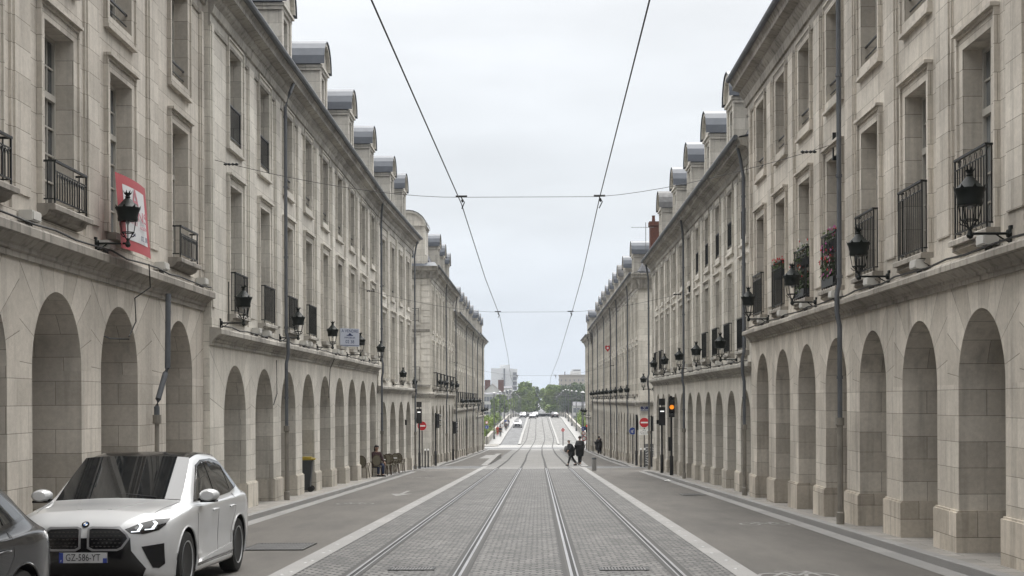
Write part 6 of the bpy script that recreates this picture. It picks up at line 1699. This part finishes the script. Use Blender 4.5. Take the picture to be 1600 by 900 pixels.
    for sh, el, wr, hd in arms:
        b = len(jv); jv += [v[sh], v[el], tuple(Vector(v[el]).lerp(Vector(v[wr]), .93))]; jr += [.082*k*cw**.6, .065*k*cw**.6, .05*k*cw**.6]; je += [(2, b), (b, b+1), (b+1, b+2)]
    skin_mesh('jacket', jv, je, jr, top, r)
    tv = [S(0, 0, hipz)]; te = []; tr = [.14*k]
    for (hp, kn, an, ft), s in zip(legsj, (-1, 1)):
        b = len(tv)
        if seat: tv += [S(s*.10, -.05, .52), v[kn], v[an]]; 
        else: tv += [v[hp], v[kn], tuple(Vector(v[kn]).lerp(Vector(v[an]), .95))]
        tr += [.105*k, .08*k, .065*k]; te += [(0, b), (b, b+1), (b+1, b+2)]
    skin_mesh('trousers', tv, te, tr, legs, r)
    m = MB()
    for hp, kn, an, ft in legsj:
        a = Vector(v[an]); f_ = Vector(v[ft]); z0 = f_.z-.035*k; m.tube([(a.x, a.y+.05*k, z0+.045*k), (f_.x, f_.y+.05*k, z0+.04*k), (f_.x, f_.y-.06*k, z0+.03*k)], [.048*k, .05*k, .035*k], 8)
    m.build('shoes', 'cloth_black', r, smooth=True)
    r.location = (x, y, (gz(y)+.015) if z is None else z); r.rotation_euler = (0, 0, R(rz)); return r
p1 = person(2.12, 88.2, -60, 'walker in a black coat with grey hair and a grey shoulder bag beside the track', 'cloth_black', 'cloth_black', 'hair_grey', 1.62, .34, .28, .30, (.15, .35), group=None)
p2 = person(2.66, 88.6, 165, 'tall walker in a long black coat next to the one with the bag', 'cloth_black', 'cloth_black', 'hair_dark', 1.84, .2, .02, .42, (.05, -.1))
bg_ = empty('shoulder_bag', (1.84, 88.4, gz(88.4)+.85), label='grey shoulder bag on the back of the stooping walker', cat='bag'); m = MB()
m.lathe([(.0, 0), (.14, .02), (.19, .12), (.19, .3), (.13, .42), (.0, .45)], (0, 0, 0), 14); m.build('pouch', 'cloth_grey', bg_, smooth=True)
m = MB(); m.tube([(.1, 0, .38), (.22, -.05, .52), (.32, 0, .42)], .018, 6); m.build('strap', 'cloth_black', bg_)
p3 = person(5.72, 131, 140, 'person in a wide black hooded coat standing by the very long right house', 'cloth_black', 'cloth_black', 'hair_dark', 1.74, .1, .1, .55, (.3, .3), hood=True)
person(5.95, 131.6, 150, 'second dark clothed person half hidden behind the hooded one on the right', 'cloth_black', 'cloth_grey', 'hair_dark', 1.55, .1, .0, .1, (.1, .1))
person(6.45, 108.2, 20, 'person in pale blue standing between two arches of the very long right house', 'cloth_paleblue', 'cloth_paleblue', 'hair_dark', 1.72, .12, 0, 0, (.35, .1))
sp_ = person(-7.12, 60.35, 35, 'seated person in a dark jacket leaning on the cafe table by the left arches', 'cloth_maroon', 'cloth_navy', 'hair_dark', 1.74, 0, .05, 0, (.3, .32), seat=True, z=gz(60.3)+.125, hairlong=True)
for i, (x, y, t_, l_, hr, lab, hh2) in enumerate([(-6.72, 226, 'cloth_red', 'cloth_red', 'hair_dark', 'pedestrian in a bright red top walking on the left side of the bridge', 1.7), (-6.15, 223, 'cloth_black', 'cloth_black', 'hair_dark', 'pedestrian in black beside the one in red on the bridge walkway', 1.72),
     (-6.9, 236, 'cloth_white', 'cloth_grey', 'hair_dark', 'pedestrian in a white shirt just behind the red one on the bridge', 1.7), (-6.3, 242, 'cloth_white', 'cloth_white', 'hair_dark', 'pedestrian all in white on the bridge walkway', 1.7),
     (-6.0, 252, 'cloth_grey', 'cloth_black', 'hair_dark', 'pedestrian in grey on the bridge walkway', 1.7), (-5.95, 262, 'cloth_white', 'cloth_grey', 'hair_grey', 'grey haired pedestrian in pale clothes further up the bridge', 1.68),
     (-5.9, 270, 'cloth_navy', 'cloth_navy', 'hair_dark', 'pedestrian in navy blue up the bridge walkway', 1.78), (-6.5, 275, 'cloth_blue', 'cloth_blue', 'hair_dark', 'pedestrian in bright blue up the bridge walkway', 1.7)]):
    person(x, y, 180 if i % 3 else 0, lab, t_, l_, hr, hh2, .25, 0, 0, (.12, -.12), z=gz(y)+.185, phase=1 if i % 2 else -1)

# ================================================================== AIR
hz = MB(); hz.box((-140, -30, -15), (140, 960, 24)); ho = hz.build('haze', ['tower_white']); ho.data.materials.clear()
hm_ = bpy.data.materials.new('haze'); hm_.use_nodes = True; hn = hm_.node_tree.nodes; hn.clear()
ho_ = hn.new('ShaderNodeOutputMaterial'); hv = hn.new('ShaderNodeVolumePrincipled'); hv.inputs['Density'].default_value = .0002; hv.inputs['Color'].default_value = (.86, .92, 1, 1); hv.inputs['Anisotropy'].default_value = .3
hm_.node_tree.links.new(hv.outputs[0], ho_.inputs['Volume']); ho.data.materials.append(hm_); tag(ho, 'thin pale summer haze over the street and river', kind='stuff')
